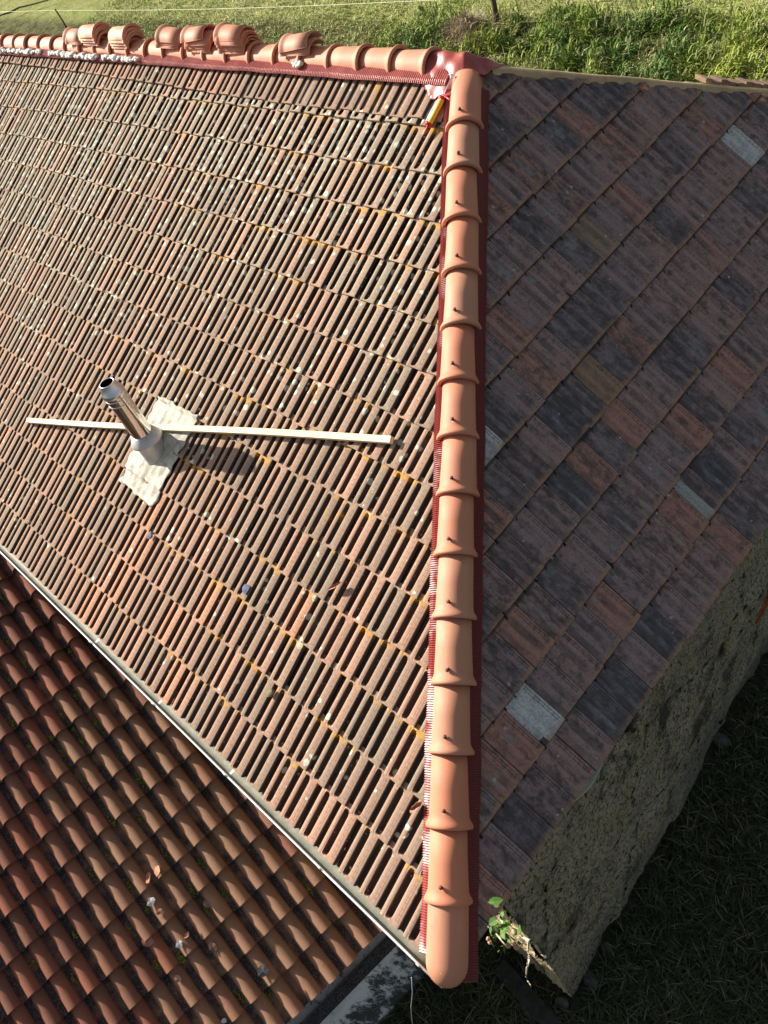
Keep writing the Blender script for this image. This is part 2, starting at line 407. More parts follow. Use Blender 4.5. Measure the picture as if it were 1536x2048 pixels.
# ------------------------------------------------------------------ interlocking tile field
def tile_template(w, ex, depth, over=.035, cheap=False, soft=0.0):
    us = [0, .02, .06, .12, .185, .20, .215, .23, .245, .28, .33, .38, .40, .415, .43, .455, .50, .56, .605, .62, .635, .65, .67, .74, .82, .90, .965, 1.0, 1.012]
    vs = [0, .004, .009, .016, .026, .040, .056, ex * .5, ex - .056, ex - .040, ex - .026, ex - .014, ex - .004, ex, ex + over]
    if cheap:
        us = [0, .05, .22, .26, .39, .43, .64, .68, .8, 1.0, 1.012]; vs = [0, .01, .04, .07, ex - .05, ex - .03, ex + over]
    def ss(x, a, b):
        t = min(max((x - a) / (b - a), 0), 1); return t * t * (3 - 2 * t)
    V = []; UV = []
    sf = soft
    for v in vs:
        for u in us:
            g1 = 1 - ss(u, .190 - sf, .242 + sf)
            g2 = ss(u, .405 - sf, .455 + sf) * (1 - ss(u, .610 - sf, .665 + sf))
            a = abs(u - .535) / .13
            r = .03 * min(a, 1) ** 2
            g2 *= ss(v, .009 + r, .022 + r) * (1 - ss(v, ex - .018 - r, ex - .005 - r))
            g1 *= ss(v, .0, .012) * .12 + .88
            h = -depth * max(g1, g2)
            h -= .0035 * ((u - .325) / .08) ** 2 * (1 if .24 < u < .41 else 0)
            h -= .0032 * max(0, (u - .835) / .165 if u > .67 else 0) ** 2 + (.0032 * ((.835 - u) / .165) ** 2 if .67 < u < .835 else 0)
            h -= .004 * max(0, 1 - v / .012)
            if u > 1.0: h = -depth
            V.append((u * w, v, h)); UV.append((u, v / ex))
    nu, nv = len(us), len(vs)
    Fc = [(j * nu + i, j * nu + i + 1, (j + 1) * nu + i + 1, (j + 1) * nu + i) for j in range(nv - 1) for i in range(nu - 1)]
    # thickness at the lower end, own vertices so that the edge stays crisp
    k = len(V)
    for i, u in enumerate(us):
        V.append((V[i][0], V[i][1], V[i][2])); UV.append((u, 0.0))
    for i, u in enumerate(us):
        V.append((V[i][0], V[i][1] + .002, V[i][2] - .022)); UV.append((u, 0.0))
    for i in range(nu - 1):
        Fc.append((k + nu + i, k + nu + i + 1, k + i + 1, k + i))
    return np.array(V), Fc, np.array(UV)

def lownoise(x, y, seed=0.0):
    return (math.sin(x * 1.1 + y * .7 + seed) + math.sin(x * .53 - y * 1.3 + 2 * seed) + math.sin(x * 2.1 + .6 * y + seed * 3)) / 3

def tile_field(name, origin, across, up, nrm, rows, w, ex, depth, mat, parent, inside, special=None, clips=(), cheap=False, jit=1.0, lift=.024, soft=0.0, missing=()):
    T, TF, TUV = tile_template(w, ex, depth, cheap=cheap, soft=soft)
    TF = np.array([f for f in TF]); nT = len(T)
    VV = []; FF = []; UU = []; AA = []
    across, up, nrm, origin = map(np.array, (across, up, nrm, origin))
    cnt = 0
    for r, (sfun, c0, c1, off, flag) in enumerate(rows):
        for c in range(c0, c1):
            a0 = c * w + off
            s0 = sfun(a0)
            ctr = origin + across * (a0 + w / 2) + up * (s0 + ex / 2)
            if not inside(ctr) or (r, c) in missing: continue
            ja, js, jh = rng.normal(0, .0018) * jit, rng.normal(0, .0048) * jit, rng.normal(0, .0022) * jit
            rt = rng.normal(0, .009) * jit; tl = rng.normal(0, .005) * jit
            P = T.copy()
            x = P[:, 0] - w / 2; y = P[:, 1]
            A = a0 + w / 2 + x * math.cos(rt) - y * math.sin(rt) * .5 + ja
            S = s0 + y + x * math.sin(rt) + js
            H = P[:, 2] + lift * (1 - y / ex) + jh + tl * x / w + .008 * lownoise(a0, s0, r * .05)
            W = origin + A[:, None] * across + S[:, None] * up + H[:, None] * nrm
            VV.append(W); FF.append(TF + cnt * nT); UU.append(TUV)
            sp = special(ctr) if special else flag
            AA.append(np.tile([rng.rand(), rng.rand(), sp, 1.0], (nT, 1)))
            cnt += 1
    V = np.concatenate(VV); Fc = np.concatenate(FF); UV = np.concatenate(UU); A = np.concatenate(AA)
    me = bpy.data.meshes.new(name)
    me.vertices.add(len(V)); me.vertices.foreach_set('co', V.ravel())
    me.loops.add(Fc.size); me.loops.foreach_set('vertex_index', Fc.ravel())
    me.polygons.add(len(Fc)); me.polygons.foreach_set('loop_start', np.arange(0, Fc.size, 4)); me.polygons.foreach_set('loop_total', np.full(len(Fc), 4))
    me.update(calc_edges=True)
    uvl = me.uv_layers.new(name='UVMap'); uvl.data.foreach_set('uv', UV[Fc.ravel()].ravel())
    ca = me.color_attributes.new('tv', 'FLOAT_COLOR', 'POINT'); ca.data.foreach_set('color', A.ravel())
    if clips:
        bm = bmesh.new(); bm.from_mesh(me)
        for co, no in clips:
            bmesh.ops.bisect_plane(bm, geom=bm.verts[:] + bm.edges[:] + bm.faces[:], plane_co=co, plane_no=no, clear_outer=True)
        bm.to_mesh(me); bm.free()
    me.polygons.foreach_set('use_smooth', [True] * len(me.polygons))
    me.materials.append(mat)
    me.update()
    o = bpy.data.objects.new(name, me)
    link(o, parent)
    if parent is not None: o.location = -Vector(parent.location)
    return o

# ------------------------------------------------------------------ MAIN HOUSE
house = empty('old_house', (-5, 4.4, GROUND), 'old farmhouse with a hipped clay tile roof whose hip carries new terracotta ridge tiles', 'house')
hip_d = np.array([-1 / math.tan(pR), 1 / math.tan(pL), 1.0]); HL = np.linalg.norm(hip_d); hip_d /= HL
hip_s = np.cross(hip_d, Z); hip_s /= np.linalg.norm(hip_s)          # points to the shaded side
hip_u = np.cross(hip_s, hip_d)
bhip_d = np.array([1 / math.tan(pR), 1 / math.tan(pB), -1.0]); bhip_d /= np.linalg.norm(bhip_d)
bhip_s = np.cross(bhip_d, Z); bhip_s /= np.linalg.norm(bhip_s)
def clip_n(s, sign): return tuple(sign * s)

rowsL = []
for k in range(15):
    rowsL.append(((lambda a, k=k: -.105 + k * EX + .007 * lownoise(a, k * .9) + .005 * lownoise(a * 2.7, k * 1.7) - (.012 * max(0, -8.0 - a) if k > 7 else 0)), -68, 1, .055 + (k % 2) * WL / 2 + rng.normal(0, .006), 0.0))
# the top course: newer tiles laid slightly out of parallel over the older ones
rowsL.append(((lambda a: 4.53 + .012 * max(0, -2.8 - a) + .07 * (1 / (1 + math.exp((a + 6.9) * 1.5))) + .004 * lownoise(a, 3)), -68, 1, .10, 1.0))
hipside = lambda q, tol: (q - np.array([0, 0, 0])) @ hip_s
insideL = lambda q: ((q @ hip_s) < .14) and q[0] < .1
sA, sB = hitL(320, 1000), hitL(165, 1262)
def specL(c):
    t = min(max((c - sA) @ (sB - sA) / ((sB - sA) @ (sB - sA)), 0), 1)
    if np.linalg.norm(c - sA - t * (sB - sA)) < .17: return .3
    return .3 if rng.rand() < .02 else 0.0
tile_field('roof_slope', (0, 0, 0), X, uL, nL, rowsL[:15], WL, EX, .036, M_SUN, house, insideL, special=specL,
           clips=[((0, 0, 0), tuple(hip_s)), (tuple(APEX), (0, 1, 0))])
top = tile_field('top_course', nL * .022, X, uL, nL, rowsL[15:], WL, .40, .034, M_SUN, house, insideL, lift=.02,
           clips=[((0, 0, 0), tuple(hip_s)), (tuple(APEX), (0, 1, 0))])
top['label'] = 'newer top row of clay tiles laid askew under the ridge'

spec_pts = [(hitR(1070, 1420), .95), (hitR(1490, 305), .93), (hitR(985, 872), .85), (hitR(1180, 775), .3), (hitR(1215, 475), .3), (hitR(1390, 965), .5)]
def specR(c):
    for q, v in spec_pts:
        d = c - q
        if abs(d @ Y) < WR * .5 and abs(d @ uR) < .165: return v
    return .0
rowsR = [((lambda a, k=k: -.095 + k * .3359 + .006 * lownoise(a, k)), -3, 48, .444 - 2 * WR + (k % 2) * WR / 2 + rng.normal(0, .005), 0.0) for k in range(12)]
insideR = lambda q: ((q @ hip_s) > -.14) and ((q - APEX) @ bhip_s > -.16)
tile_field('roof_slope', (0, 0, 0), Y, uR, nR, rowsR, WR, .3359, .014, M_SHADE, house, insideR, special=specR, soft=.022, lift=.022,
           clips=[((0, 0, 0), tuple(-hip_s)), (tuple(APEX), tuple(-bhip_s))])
rowsB = [((lambda a, k=k: k * .33), -30, 72, (k % 2) * WL / 2, 0.0) for k in range(15)]
LB = HA / math.sin(pB)
oB = APEX - uB * LB
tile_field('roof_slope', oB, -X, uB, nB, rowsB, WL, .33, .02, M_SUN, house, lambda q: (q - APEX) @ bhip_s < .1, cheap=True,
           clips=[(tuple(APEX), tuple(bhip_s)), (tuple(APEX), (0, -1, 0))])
# timber deck below the tiles (one shell)
def deck():
    t = .035
    xe, ye, XW = 0.02, 0.02, -12.6
    yb = oB[1] - .05
    zc = lambda P: P
    def pt(x, y, d):
        z = min(y * math.tan(pL), -x * math.tan(pR), (oB[1] - y) * math.tan(pB))
        return (x, y, z - d)
    xs = list(np.linspace(XW, XA, 12)) + list(np.linspace(XA, xe, 26))[1:]
    ys = list(np.linspace(ye, YR, 22)) + list(np.linspace(YR, yb, 22))[1:]
    V = [pt(x, y, t) for y in ys for x in xs] + [pt(x, y, t + .10) for y in ys for x in xs]
    nx, ny = len(xs), len(ys); N = nx * ny
    Fc = []
    for j in range(ny - 1):
        for i in range(nx - 1):
            a = j * nx + i
            Fc.append((a, a + 1, a + nx + 1, a + nx)); Fc.append((N + a, N + a + nx, N + a + nx + 1, N + a + 1))
    for i in range(nx - 1):
        Fc.append((i, N + i, N + i + 1, i + 1)); a = (ny - 1) * nx + i; Fc.append((a, a + 1, N + a + 1, N + a))
    for j in range(ny - 1):
        a = j * nx; Fc.append((a, a + nx, N + a + nx, N + a)); a = j * nx + nx - 1; Fc.append((a, N + a, N + a + nx, a + nx))
    V = [(v[0], v[1], v[2] - .035) for v in V]
    return mesh_obj('roof_deck', V, Fc, M_DECK, house, False)
deck()

# ridge tiles ------------------------------------------------------
def ridge_tile_geo(L=.42, r0=.106, r1=.114, rc=.1345, seg=22, dome=False, th=.012, a0=0.0):
    """axis along +Y pointing to the collar end at y = 0; body runs to y = -L; open side down (-Z)"""
    prof = [(-L, r0), (-L * .5, (r0 + r1) / 2), (-.085, r1), (-.062, r1 + .001), (-.046, r1 + .006), (-.034, r1 + .013), (-.025, rc - .003), (-.017, rc), (-.007, rc), (-.001, rc - .004), (0, rc - .010)]
    if dome:
        prof = [(-L, r0), (-.2, r1)] + [(-.125 + .125 * math.sin(t), r1 * math.cos(t) + .0005) for t in np.linspace(0, math.pi / 2, 10)]
    V = []; Fc = []; n = seg + 1
    for (y, r) in prof:
        for k in range(n):
            t = a0 + (math.pi - 2 * a0) * k / seg
            # slightly stilted half round
            V.append((r * math.cos(t), y, r * math.sin(t) * 1.0 - (.012 if k in (0, seg) and not a0 else 0)))
    m = len(prof)
    for j in range(m - 1):
        for k in range(seg):
            a = j * n + k; Fc.append((a, a + 1, a + n + 1, a + n))
    if not dome:
        b = len(V)                                          # end ring + inner skin
        for (y, r) in ((0, rc - .010), (0, r1 - .004), (-.03, r0 - th + .004), (-L, r0 - th)):
            for k in range(n):
                t = a0 + (math.pi - 2 * a0) * k / seg
                V.append((r * math.cos(t), y, r * math.sin(t) - (.012 if k in (0, seg) and not a0 else 0)))
        for j in range(3):
            for k in range(seg):
                a = b + j * n + k; Fc.append((a, a + 1, a + n + 1, a + n))
        for (A, B) in ((0, b + 3 * n),):                     # top end thickness
            for k in range(seg): Fc.append((A + k, B + k, B + k + 1, A + k + 1))
        # skirts along both long edges
        for k in (0, n - 1):
            outer = [j * n + k for j in range(m)]; 
            Fc.append((outer[0], outer[-1], b + n + k, b + 3 * n + k) if k else (b + 3 * n + k, b + n + k, outer[-1], outer[0]))
    return V, Fc
def mk_mesh(name, geo, mat, smooth=True):
    me = bpy.data.meshes.new(name); me.from_pydata(geo[0], [], geo[1])
    if smooth: me.polygons.foreach_set('use_smooth', [True] * len(me.polygons))
    me.materials.append(mat); me.update(); return me
ME_RT = mk_mesh('ridge_tile', ridge_tile_geo(), M_NEW)
ME_DOME = mk_mesh('ridge_end_tile', ridge_tile_geo(L=.52, dome=True, r0=.112, r1=.116), M_NEW)
sb = MB(); sb.tube([(0, 0, -.01), (0, 0, .012), (0, 0, .014), (0, 0, .022)], [.0075, .0075, .0125, .011], 8)
ME_NAIL = mk_mesh('nail', (sb.V, sb.F), M_NAIL)
def frame(pos, yax, zax):
    y = np.array(yax, float); y /= np.linalg.norm(y); x = np.cross(y, zax); x /= np.linalg.norm(x); z = np.cross(x, y)
    return Matrix([[x[i], y[i], z[i], pos[i]] for i in range(3)] + [[0, 0, 0, 1]])
HOFF = Matrix.Translation(-Vector(house.location))
def rigid(name, me, M, parent=None):
    o = bpy.data.objects.new(name, me); link(o, parent)
    o.matrix_local = (Matrix.Translation(-Vector(parent.location)) @ M) if parent is not None else M
    return o
hs = [2.122, 1.977, 1.819, 1.662, 1.501, 1.346, 1.194, 1.042, .887, .732, .575, .417, .254, .096]
for h in hs:
    p0 = hip_d * h * HL - hip_u * .018 - hip_s * .014
    M = frame(p0 + hip_s * rng.normal(0, .0035), -hip_d + hip_s * rng.normal(0, .012) - hip_u * -.012, hip_u)
    t = rigid('hip_ridge_tile', ME_RT, M, house)
    nl = bpy.data.objects.new('nail', ME_NAIL); link(nl, t); nl.location = (.004 + rng.normal(0, .003), -.085 - abs(rng.normal(0, .006)), .113)
    nl.rotation_euler = (rng.normal(0, .25), rng.normal(0.1, .25), 0)
rigid('hip_end_tile', ME_DOME, frame(hip_d * -.078 * HL - hip_u * .020 - hip_s * .014, -hip_d, hip_u), house)
k = 0
x = -2.97
while x > -12.4:
    M = frame(np.array([x, YR - .01 + rng.normal(0, .003), HA - .002 + rng.normal(0, .003)]), X + Y * rng.normal(0, .01) + Z * .012, Z)
    rigid('ridge_tile', ME_RT, M, house)
    x -= .347

# pleated red flashing roll under the hip and the ridge ---------------------------
def flashing(name, P0, d, length, side, slope_n, w0, w1, lift, mat, pitch=.0135, amp=.0035):
    """strip running along d, lying on one slope; pleats across the strip"""
    acr = np.cross(slope_n, d); acr /= np.linalg.norm(acr)
    if acr @ side < 0: acr = -acr
    n = int(length / pitch * 2); V = []; Fc = []
    ws = np.linspace(w0, w1, 5)
    for i in range(n + 1):
        s = i * length / n
        edge = .006 * lownoise(s * 6, 1.3) + (.004 if i % 2 else 0)
        for j, wv in enumerate(ws):
            ww = wv + (edge if j == 4 else 0)
            a = lift - (.010 if j == 4 else 0) + (amp if i % 2 else -amp) + .004 * lownoise(s * 5, wv * 20)
            V.append(P0 + d * s + acr * ww + slope_n * a)
    for i in range(n):
        for j in range(4):
            a = i * 5 + j; Fc.append((a, a + 1, a + 6, a + 5))
    return mesh_obj(name, V, Fc, mat, house, False)
def mat_pleat():
    g = NG('pleated_red_roll', .4, .35)
    o = g.obj()
    n = g.noise(o, 1.8, 4, .7)
    geo = g.n('ShaderNodeNewGeometry')
    d = g.n('ShaderNodeVectorMath', operation='DOT_PRODUCT'); g.L(geo.outputs['True Normal'], d.inputs[0]); d.inputs[1].default_value = tuple(hip_d)
    pale_glint = g.math('MULTIPLY', g.math('GREATER_THAN', d.outputs['Value'], 0.0), g.step(n, .46, .56))  # pale stripes: whitish coating plus pleat highlights painted into the colour
    xyz = g.sepxyz(o)
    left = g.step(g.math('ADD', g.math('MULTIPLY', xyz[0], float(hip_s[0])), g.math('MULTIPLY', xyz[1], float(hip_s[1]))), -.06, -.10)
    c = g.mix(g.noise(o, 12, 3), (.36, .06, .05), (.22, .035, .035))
    c = g.mix(left, (.19, .045, .042), c)  # side away from the sun painted darker, as its shade
    c = g.mix(g.math('MULTIPLY', pale_glint, left), c, (.72, .62, .62))
    g.base(c); return g.m
M_PLEAT = mat_pleat()
fl = hip_d * -.10 * HL
Lh = (2.33 + .10) * HL
flashing('hip_flashing', hip_d * -.015 * HL, hip_d, 2.27 * HL, -hip_s, nL, .05, .160, .045, M_PLEAT)
flashing('hip_flashing', hip_d * -.062 * HL, hip_d, 2.32 * HL, hip_s, nR, .03, .152, .040, M_PLEAT)
flashing('ridge_flashing', APEX - X * .05, -X, 9.6, -Y, nL, .05, .181, .078, M_REDS, pitch=.02, amp=.002)
# crumpled red sheet over the apex
V = []; Fc = []
NXA, NYA = 80, 56
for j in range(NYA):
    for i in range(NXA):
        x = -3.16 + .92 * i / (NXA - 1); y = 4.05 + .58 * j / (NYA - 1)
        z = min(y * math.tan(pL), -x * math.tan(pR), (oB[1] - y) * math.tan(pB))
        r = math.hypot((x - XA + .12) / .42, (y - YR) / .22)
        z += .035 + .075 * math.exp(-r * r) + .010 * math.sin(x * 31 + y * 17) * math.sin(y * 27 - x * 9)
        # trim corners
        V.append((x, y, z))
for j in range(NYA - 1):
    for i in range(NXA - 1):
        cx = -3.16 + .92 * (i + .5) / (NXA - 1); cy = 4.05 + .58 * (j + .5) / (NYA - 1)
        q = np.array([cx - XA, cy - YR])
        if (abs(q[0] / .40) ** 2.2 + abs(q[1] / .26) ** 2.2 > 1 + .1 * math.sin(q[0] * 30)) or q[0] > .15 - .5 * max(0, -q[1]): continue
        Fc.append((j * NXA + i, j * NXA + i + 1, (j + 1) * NXA + i + 1, (j + 1) * NXA + i))
ap = mesh_obj('apex_flashing', V, Fc, M_REDS, house, True)
md = ap.modifiers.new('th', 'SOLIDIFY'); md.thickness = .003

# white foam and mortar along the ridge foot -------------------------------------
m = MB()
def lump(mb, c, r, n=6, sq=(1, 1, .6), seed=0):
    rs = np.random.RandomState(seed)
    V = []; Fc = []
    rings = 4
    for j in range(rings + 1):
        ph = math.pi * j / rings
        for k in range(n):
            t = 2 * math.pi * k / n + .3 * j
            q = r * (1 + rs.uniform(-.25, .25))
            V.append((c[0] + q * sq[0] * math.sin(ph) * math.cos(t), c[1] + q * sq[1] * math.sin(ph) * math.sin(t), c[2] + q * sq[2] * math.cos(ph)))
    for j in range(rings):
        for k in range(n):
            Fc.append((j * n + k, (j + 1) * n + k, (j + 1) * n + (k + 1) % n, j * n + (k + 1) % n))
    mb.add(V, Fc)
for i in range(560):
    px = rng.uniform(-120, 312)
    if 110 < px < 128 or 186 < px < 206 and rng.rand() < .6 or 228 < px < 238: continue
    if px > 235 and rng.rand() < .25: continue
    x = float(hitL(max(px, 0), 80)[0]) - (0 if px > 0 else -px * .012)
    s = 4.80 + rng.uniform(-.014, .022) + (.01 if px > 200 else .02)
    c = np.array([x, 0, 0]) + uL * (s - .008) + nL * (.088 + rng.uniform(-.006, .012))
    lump(m, c, rng.choice([.012, .018, .024, .032]) * rng.uniform(.8, 1.2), 5, (1.5, 1.0, .6), seed=i)
for i in range(30):
    c = hitL(595 + rng.uniform(-7, 7), 127 + rng.uniform(-6, 6), .10)
    lump(m, c, rng.uniform(.015, .025), seed=i + 900)
m.build('ridge_mortar', M_WHITE, house, True)['kind'] = 'stuff'

# timber along the bare rear hip, with broken bedding
V = []; Fc = []
n = 70
for i in range(n + 1):
    s = .18 + i * 4.6 / n
    for (a, h) in ((.030, -.06), (.034, .026), (.022, .034), (.002, .034), (-.012, -.06)):
        V.append(APEX + bhip_d * s + bhip_s * (a + .004 * lownoise(s * 7, h * 30)) + Z * (h + .005 * lownoise(s * 5, a * 40)))
for i in range(n):
    for j in range(4):
        a = i * 5 + j; Fc.append((a, a + 1, a + 6, a + 5))
mesh_obj('hip_board', V, Fc, M_HIPB, house, False)
for i, (px, py) in enumerate([(1288, 172), (1523, 196)]):
    m = MB()
    c = hitR(px, py, .07)
    a = np.array(uR) * .05; b = Y * .035
    m.add([c - b, c + b * .6, c - a + b * .2, c - b + nR * -.02, c + b * .6 + nR * -.02, c - a + b * .2 + nR * -.02], [(0, 1, 2), (5, 4, 3), (0, 3, 4, 1), (1, 4, 5, 2), (2, 5, 3, 0)])
    m.build('cut_tile_corner', M_NEW, house)
# brown rear tiles whose heads stand above the timber further down
m = MB()
for i in range(44):
    s = 1.98 + i * .075
    c = APEX + bhip_d * s - bhip_s * (.075 + rng.uniform(-.01, .01)) + Z * (.040 + rng.uniform(-.008, .01))
    m.box(c, bhip_d * .028, bhip_s * .05 + bhip_d * .02, Z * .02 + bhip_s * .004)
m.build('cut_rear_tiles', simple('brown_cut_clay', (.42, .29, .20), .9, .1, (.28, .20, .15), 14), house)

# gutter --------------------------------------------------------------------------
def gutter():
    prof = []
    r = .045
    for k in range(13):
        t = math.pi * k / 12
        prof.append((math.cos(t) * r, -math.sin(t) * r * .9))       # (outward, height)
    xs = np.linspace(.06, -12.6, 50)
    c0y, c0z = -.117, -.084
    V = []; Fc = []; n = len(prof)
    for x in xs:
        for (o_, h_) in prof:
            V.append((x, c0y - o_ + .004 * lownoise(x, 1), c0z + h_ + .004 * lownoise(x, 4)))
    for i in range(len(xs) - 1):
        for k in range(n - 1):
            a = i * n + k; Fc.append((a, a + n, a + n + 1, a + 1))
    g = mesh_obj('gutter', V, Fc, M_GUT, house, True)
    md = g.modifiers.new('th', 'SOLIDIFY'); md.thickness = .003
    m = MB(); m.tube([(x, c0y - r + .004 * lownoise(x, 1), c0z + .003 + .004 * lownoise(x, 4)) for x in xs], .0075, 8)
    m.build('gutter_lip', M_GUTW, house, True)
    m = MB(); Vc = [(.06, c0y - o_, c0z + h_) for (o_, h_) in prof]; m.add(Vc, [tuple(range(n))])
    m.build('gutter_end_cap', M_GUT, house)
    for px, py in [(200, 1268), (318, 1398), (460, 1540), (652, 1722), (846, 1918)]:
        bx = float(hit(px, py, Z, -.085)[0])
        mb = MB()
        pts = [(bx, c0y - (r + .010) * math.cos(t), c0z - (r + .006) * math.sin(t) + .012) for t in np.linspace(-.25, math.pi * .6, 9)]
        for a, b in zip(pts[:-1], pts[1:]):
            a, b = np.array(a), np.array(b); d = (b - a) / 2; nn = np.cross(d, X); nn /= np.linalg.norm(nn)
            mb.box((a + b) / 2, X * .011, d * 1.05, nn * .002)
        br = mb.build('gutter_bracket', M_GUTW, None)
        br.parent = g; 
    return g
gutter()

# walls ---------------------------------------------------------------------------
def rough_wall(name, A, B, ztop, zbot, nrm, mat, amp=.03, nx=120, nz=70, seed=0, thick=.3, fray=0.0):
    A = np.array(A, float); B = np.array(B, float); nrm = np.array(nrm, float)
    rs = np.random.RandomState(seed)
    def fbm(u, v):
        s = 0; a = 1; f = 1.3
        for o_ in range(6):
            s += a * math.sin(u * f + 1.7 * o_ + 1.3 * math.sin(v * f * .8 + o_)) * math.sin(v * f * 1.1 + 2.1 * o_ + 1.2 * math.sin(u * f * .9 + 3 * o_))
            a *= .55; f *= 1.9
        return s
    L = np.linalg.norm(B - A)
    V = []; Fc = []
    for j in range(nz + 1):
        z = ztop + (zbot - ztop) * j / nz
        for i in range(nx + 1):
            u = i / nx
            d = amp * fbm(u * L * 1.2 + seed, z * 1.2) + rs.normal(0, amp * (.3 if seed == 5 else .12))
            q = A + (B - A) * u
            if fray: 
                low = max(0, (-(z) - 4.0 + .25 * fbm(u * L * .8, 2.0)) / .6)
                d -= min(low, 1) * .05 * (.5 + .5 * math.tanh(4 * fbm(u * L * 2.2, z * 2)))
            V.append((q[0] + nrm[0] * d, q[1] + nrm[1] * d, z))
    for j in range(nz):
        for i in range(nx):
            a = j * (nx + 1) + i; Fc.append((a, a + 1, a + nx + 2, a + nx + 1))
    k = len(V)
    V += [(A[0] - nrm[0] * thick, A[1] - nrm[1] * thick, ztop), (B[0] - nrm[0] * thick, B[1] - nrm[1] * thick, ztop),
          (B[0] - nrm[0] * thick, B[1] - nrm[1] * thick, zbot), (A[0] - nrm[0] * thick, A[1] - nrm[1] * thick, zbot)]
    Fc += [(k, k + 3, k + 2, k + 1), (0, k, k + 1, nx), tuple([nz * (nx + 1), nz * (nx + 1) + nx, k + 2, k + 3])]
    return mesh_obj(name, V, Fc, mat, house, True)
wA, wB = np.array([-.15, .42, 0]), np.array([-.58, 9.0, 0])
wd = (wB - wA) / np.linalg.norm(wB - wA); wn = np.array([wd[1], -wd[0], 0])
rough_wall('east_wall', wA, wB, -.22, -4.95, wn, M_WALLM, .028, 330, 170, 1, fray=1)
rough_wall('south_wall', (-12.5, .40, 0), (-.16, .42, 0), -.2, -4.95, (0, -1, 0), M_STONE, .035, 420, 160, 5)
m = MB(); m.box((-12.45, 4.4, -2.5), X * .1, Y * 3.9, Z * 2.3).box((-6.5, 8.2, -2.5), X * 5.9, Y * .1, Z * 2.3)
m.build('rear_wall', M_STONE, house)
# brick showing through the render, and a bowed pale board under the eave
q = hit(1530, 1198, wn, wA @ wn + .02)
m = MB()
for j in range(3):
    for i in range(3):
        m.box(q + wd * (i * .23 - .1 + (j % 2) * .1) + Z * (-.075 * j) + wn * .0, wd * .105, Z * .03, wn * .02)
m.build('exposed_brick', M_BRICK, house)
m = MB(); pts = []
for i in range(13):
    y = 1.02 + i * .035
    b = math.sin(math.pi * i / 12)
    a = np.array([.048 + .040 * b, y, -.115 - .01 * b])
    pts.append((a, a + np.array([-.12, 0, -.03])))
V = [p for ab in pts for p in ab]
mesh_obj('eave_board', V, [(2 * i, 2 * i + 1, 2 * i + 3, 2 * i + 2) for i in range(12)], simple('pale_green_board', (.42, .46, .34), .8, .2), house, True).modifiers.new('t', 'SOLIDIFY').thickness = .012

# ------------------------------------------------------------------ flue pipe with its lead apron
base = hitL(313, 905)
flue = empty('flue_pipe', tuple(base), 'shiny stainless steel flue pipe standing on a whitened lead sheet on the sunny roof slope', 'chimney flue')
def lathe(prof, n=40, c=(0, 0)):
    V = []; Fc = []
    for (r, z) in prof:
        for k in range(n):
            t = 2 * math.pi * k / n; V.append((c[0] + r * math.cos(t), c[1] + r * math.sin(t), z))
    for j in range(len(prof) - 1):
        for k in range(n):
            Fc.append((j * n + k, j * n + (k + 1) % n, (j + 1) * n + (k + 1) % n, (j + 1) * n + k))
    return V, Fc
def lobj(name, prof, mat, parent, smooth=True):
    V, Fc = lathe(prof); o = mesh_obj(name, V, Fc, mat, parent, smooth, world=False)
    return o
lobj('pipe', [(.088, .12), (.088, .66)], M_STEEL, flue)
lobj('pipe_seam', [(.088, .578), (.0915, .580), (.0915, .588), (.088, .590)], M_STEELB, flue)
lobj('pipe_seam', [(.088, .628), (.0915, .630), (.0915, .636), (.088, .638)], M_STEELB, flue)
lobj('cap', [(.088, .655), (.094, .66), (.094, .69), (.088, .70), (.060, .765), (.060, .772), (.055, .772), (.055, .60), (.001, .60)], M_STEELB, flue)
lobj('flue_lining', [(.0545, .771), (.0545, .602), (.001, .602)], M_SOOT, flue)
lobj('storm_collar', [(.088, .245), (.100, .240), (.137, .170), (.140, .160), (.136, .156), (.110, .156)], M_COLLAR, flue)
lobj('base_sleeve', [(.116, .16), (.112, .12), (.113, -.02), (.125, -.06)], M_COLLAR, flue)
flue.rotation_euler = (R(-1.5), R(-1), 0)
# lead sheet dressed over the ribs
TL, TR, BR, BL = [hitL(*q) for q in ((322, 793), (402, 833), (309, 1016), (243, 962))]
V = []; Fc = []; nu, nv = 44, 60
for j in range(nv + 1):
    v = j / nv
    for i in range(nu + 1):
        u = i / nu
        fray = (.02 * lownoise(v * 20, 1)) if i in (0, nu) else 0
        q = (TL * (1 - u) + TR * u) * (1 - v) + (BL * (1 - u) + BR * u) * v
        q = q + X * fray + (uL * .015 * lownoise(u * 14, 5) if j in (0, nv) else 0)
        s_ = q @ uL; a_ = q[0]
        rib = .5 + .5 * math.cos(2 * math.pi * (a_ - .055) / (WL / 2))
        step = .02 * (1 - ((s_ + .105) / EX) % 1)
        h = .012 + .0042 * rib + step + .006 * math.exp(-((v - .35) / .2) ** 2) + .0015 * lownoise(u * 30, v * 30)
        V.append(q + nL * h)
for j in range(nv):
    for i in range(nu):
        a = j * (nu + 1) + i; Fc.append((a, a + nu + 1, a + nu + 2, a + 1))
ls = mesh_obj('lead_sheet', V, Fc, M_LEAD, None, True); ls.modifiers.new('t', 'SOLIDIFY').thickness = .003
bpy.context.view_layer.update()
ls.parent = flue; ls.matrix_parent_inverse = flue.matrix_world.inverted()

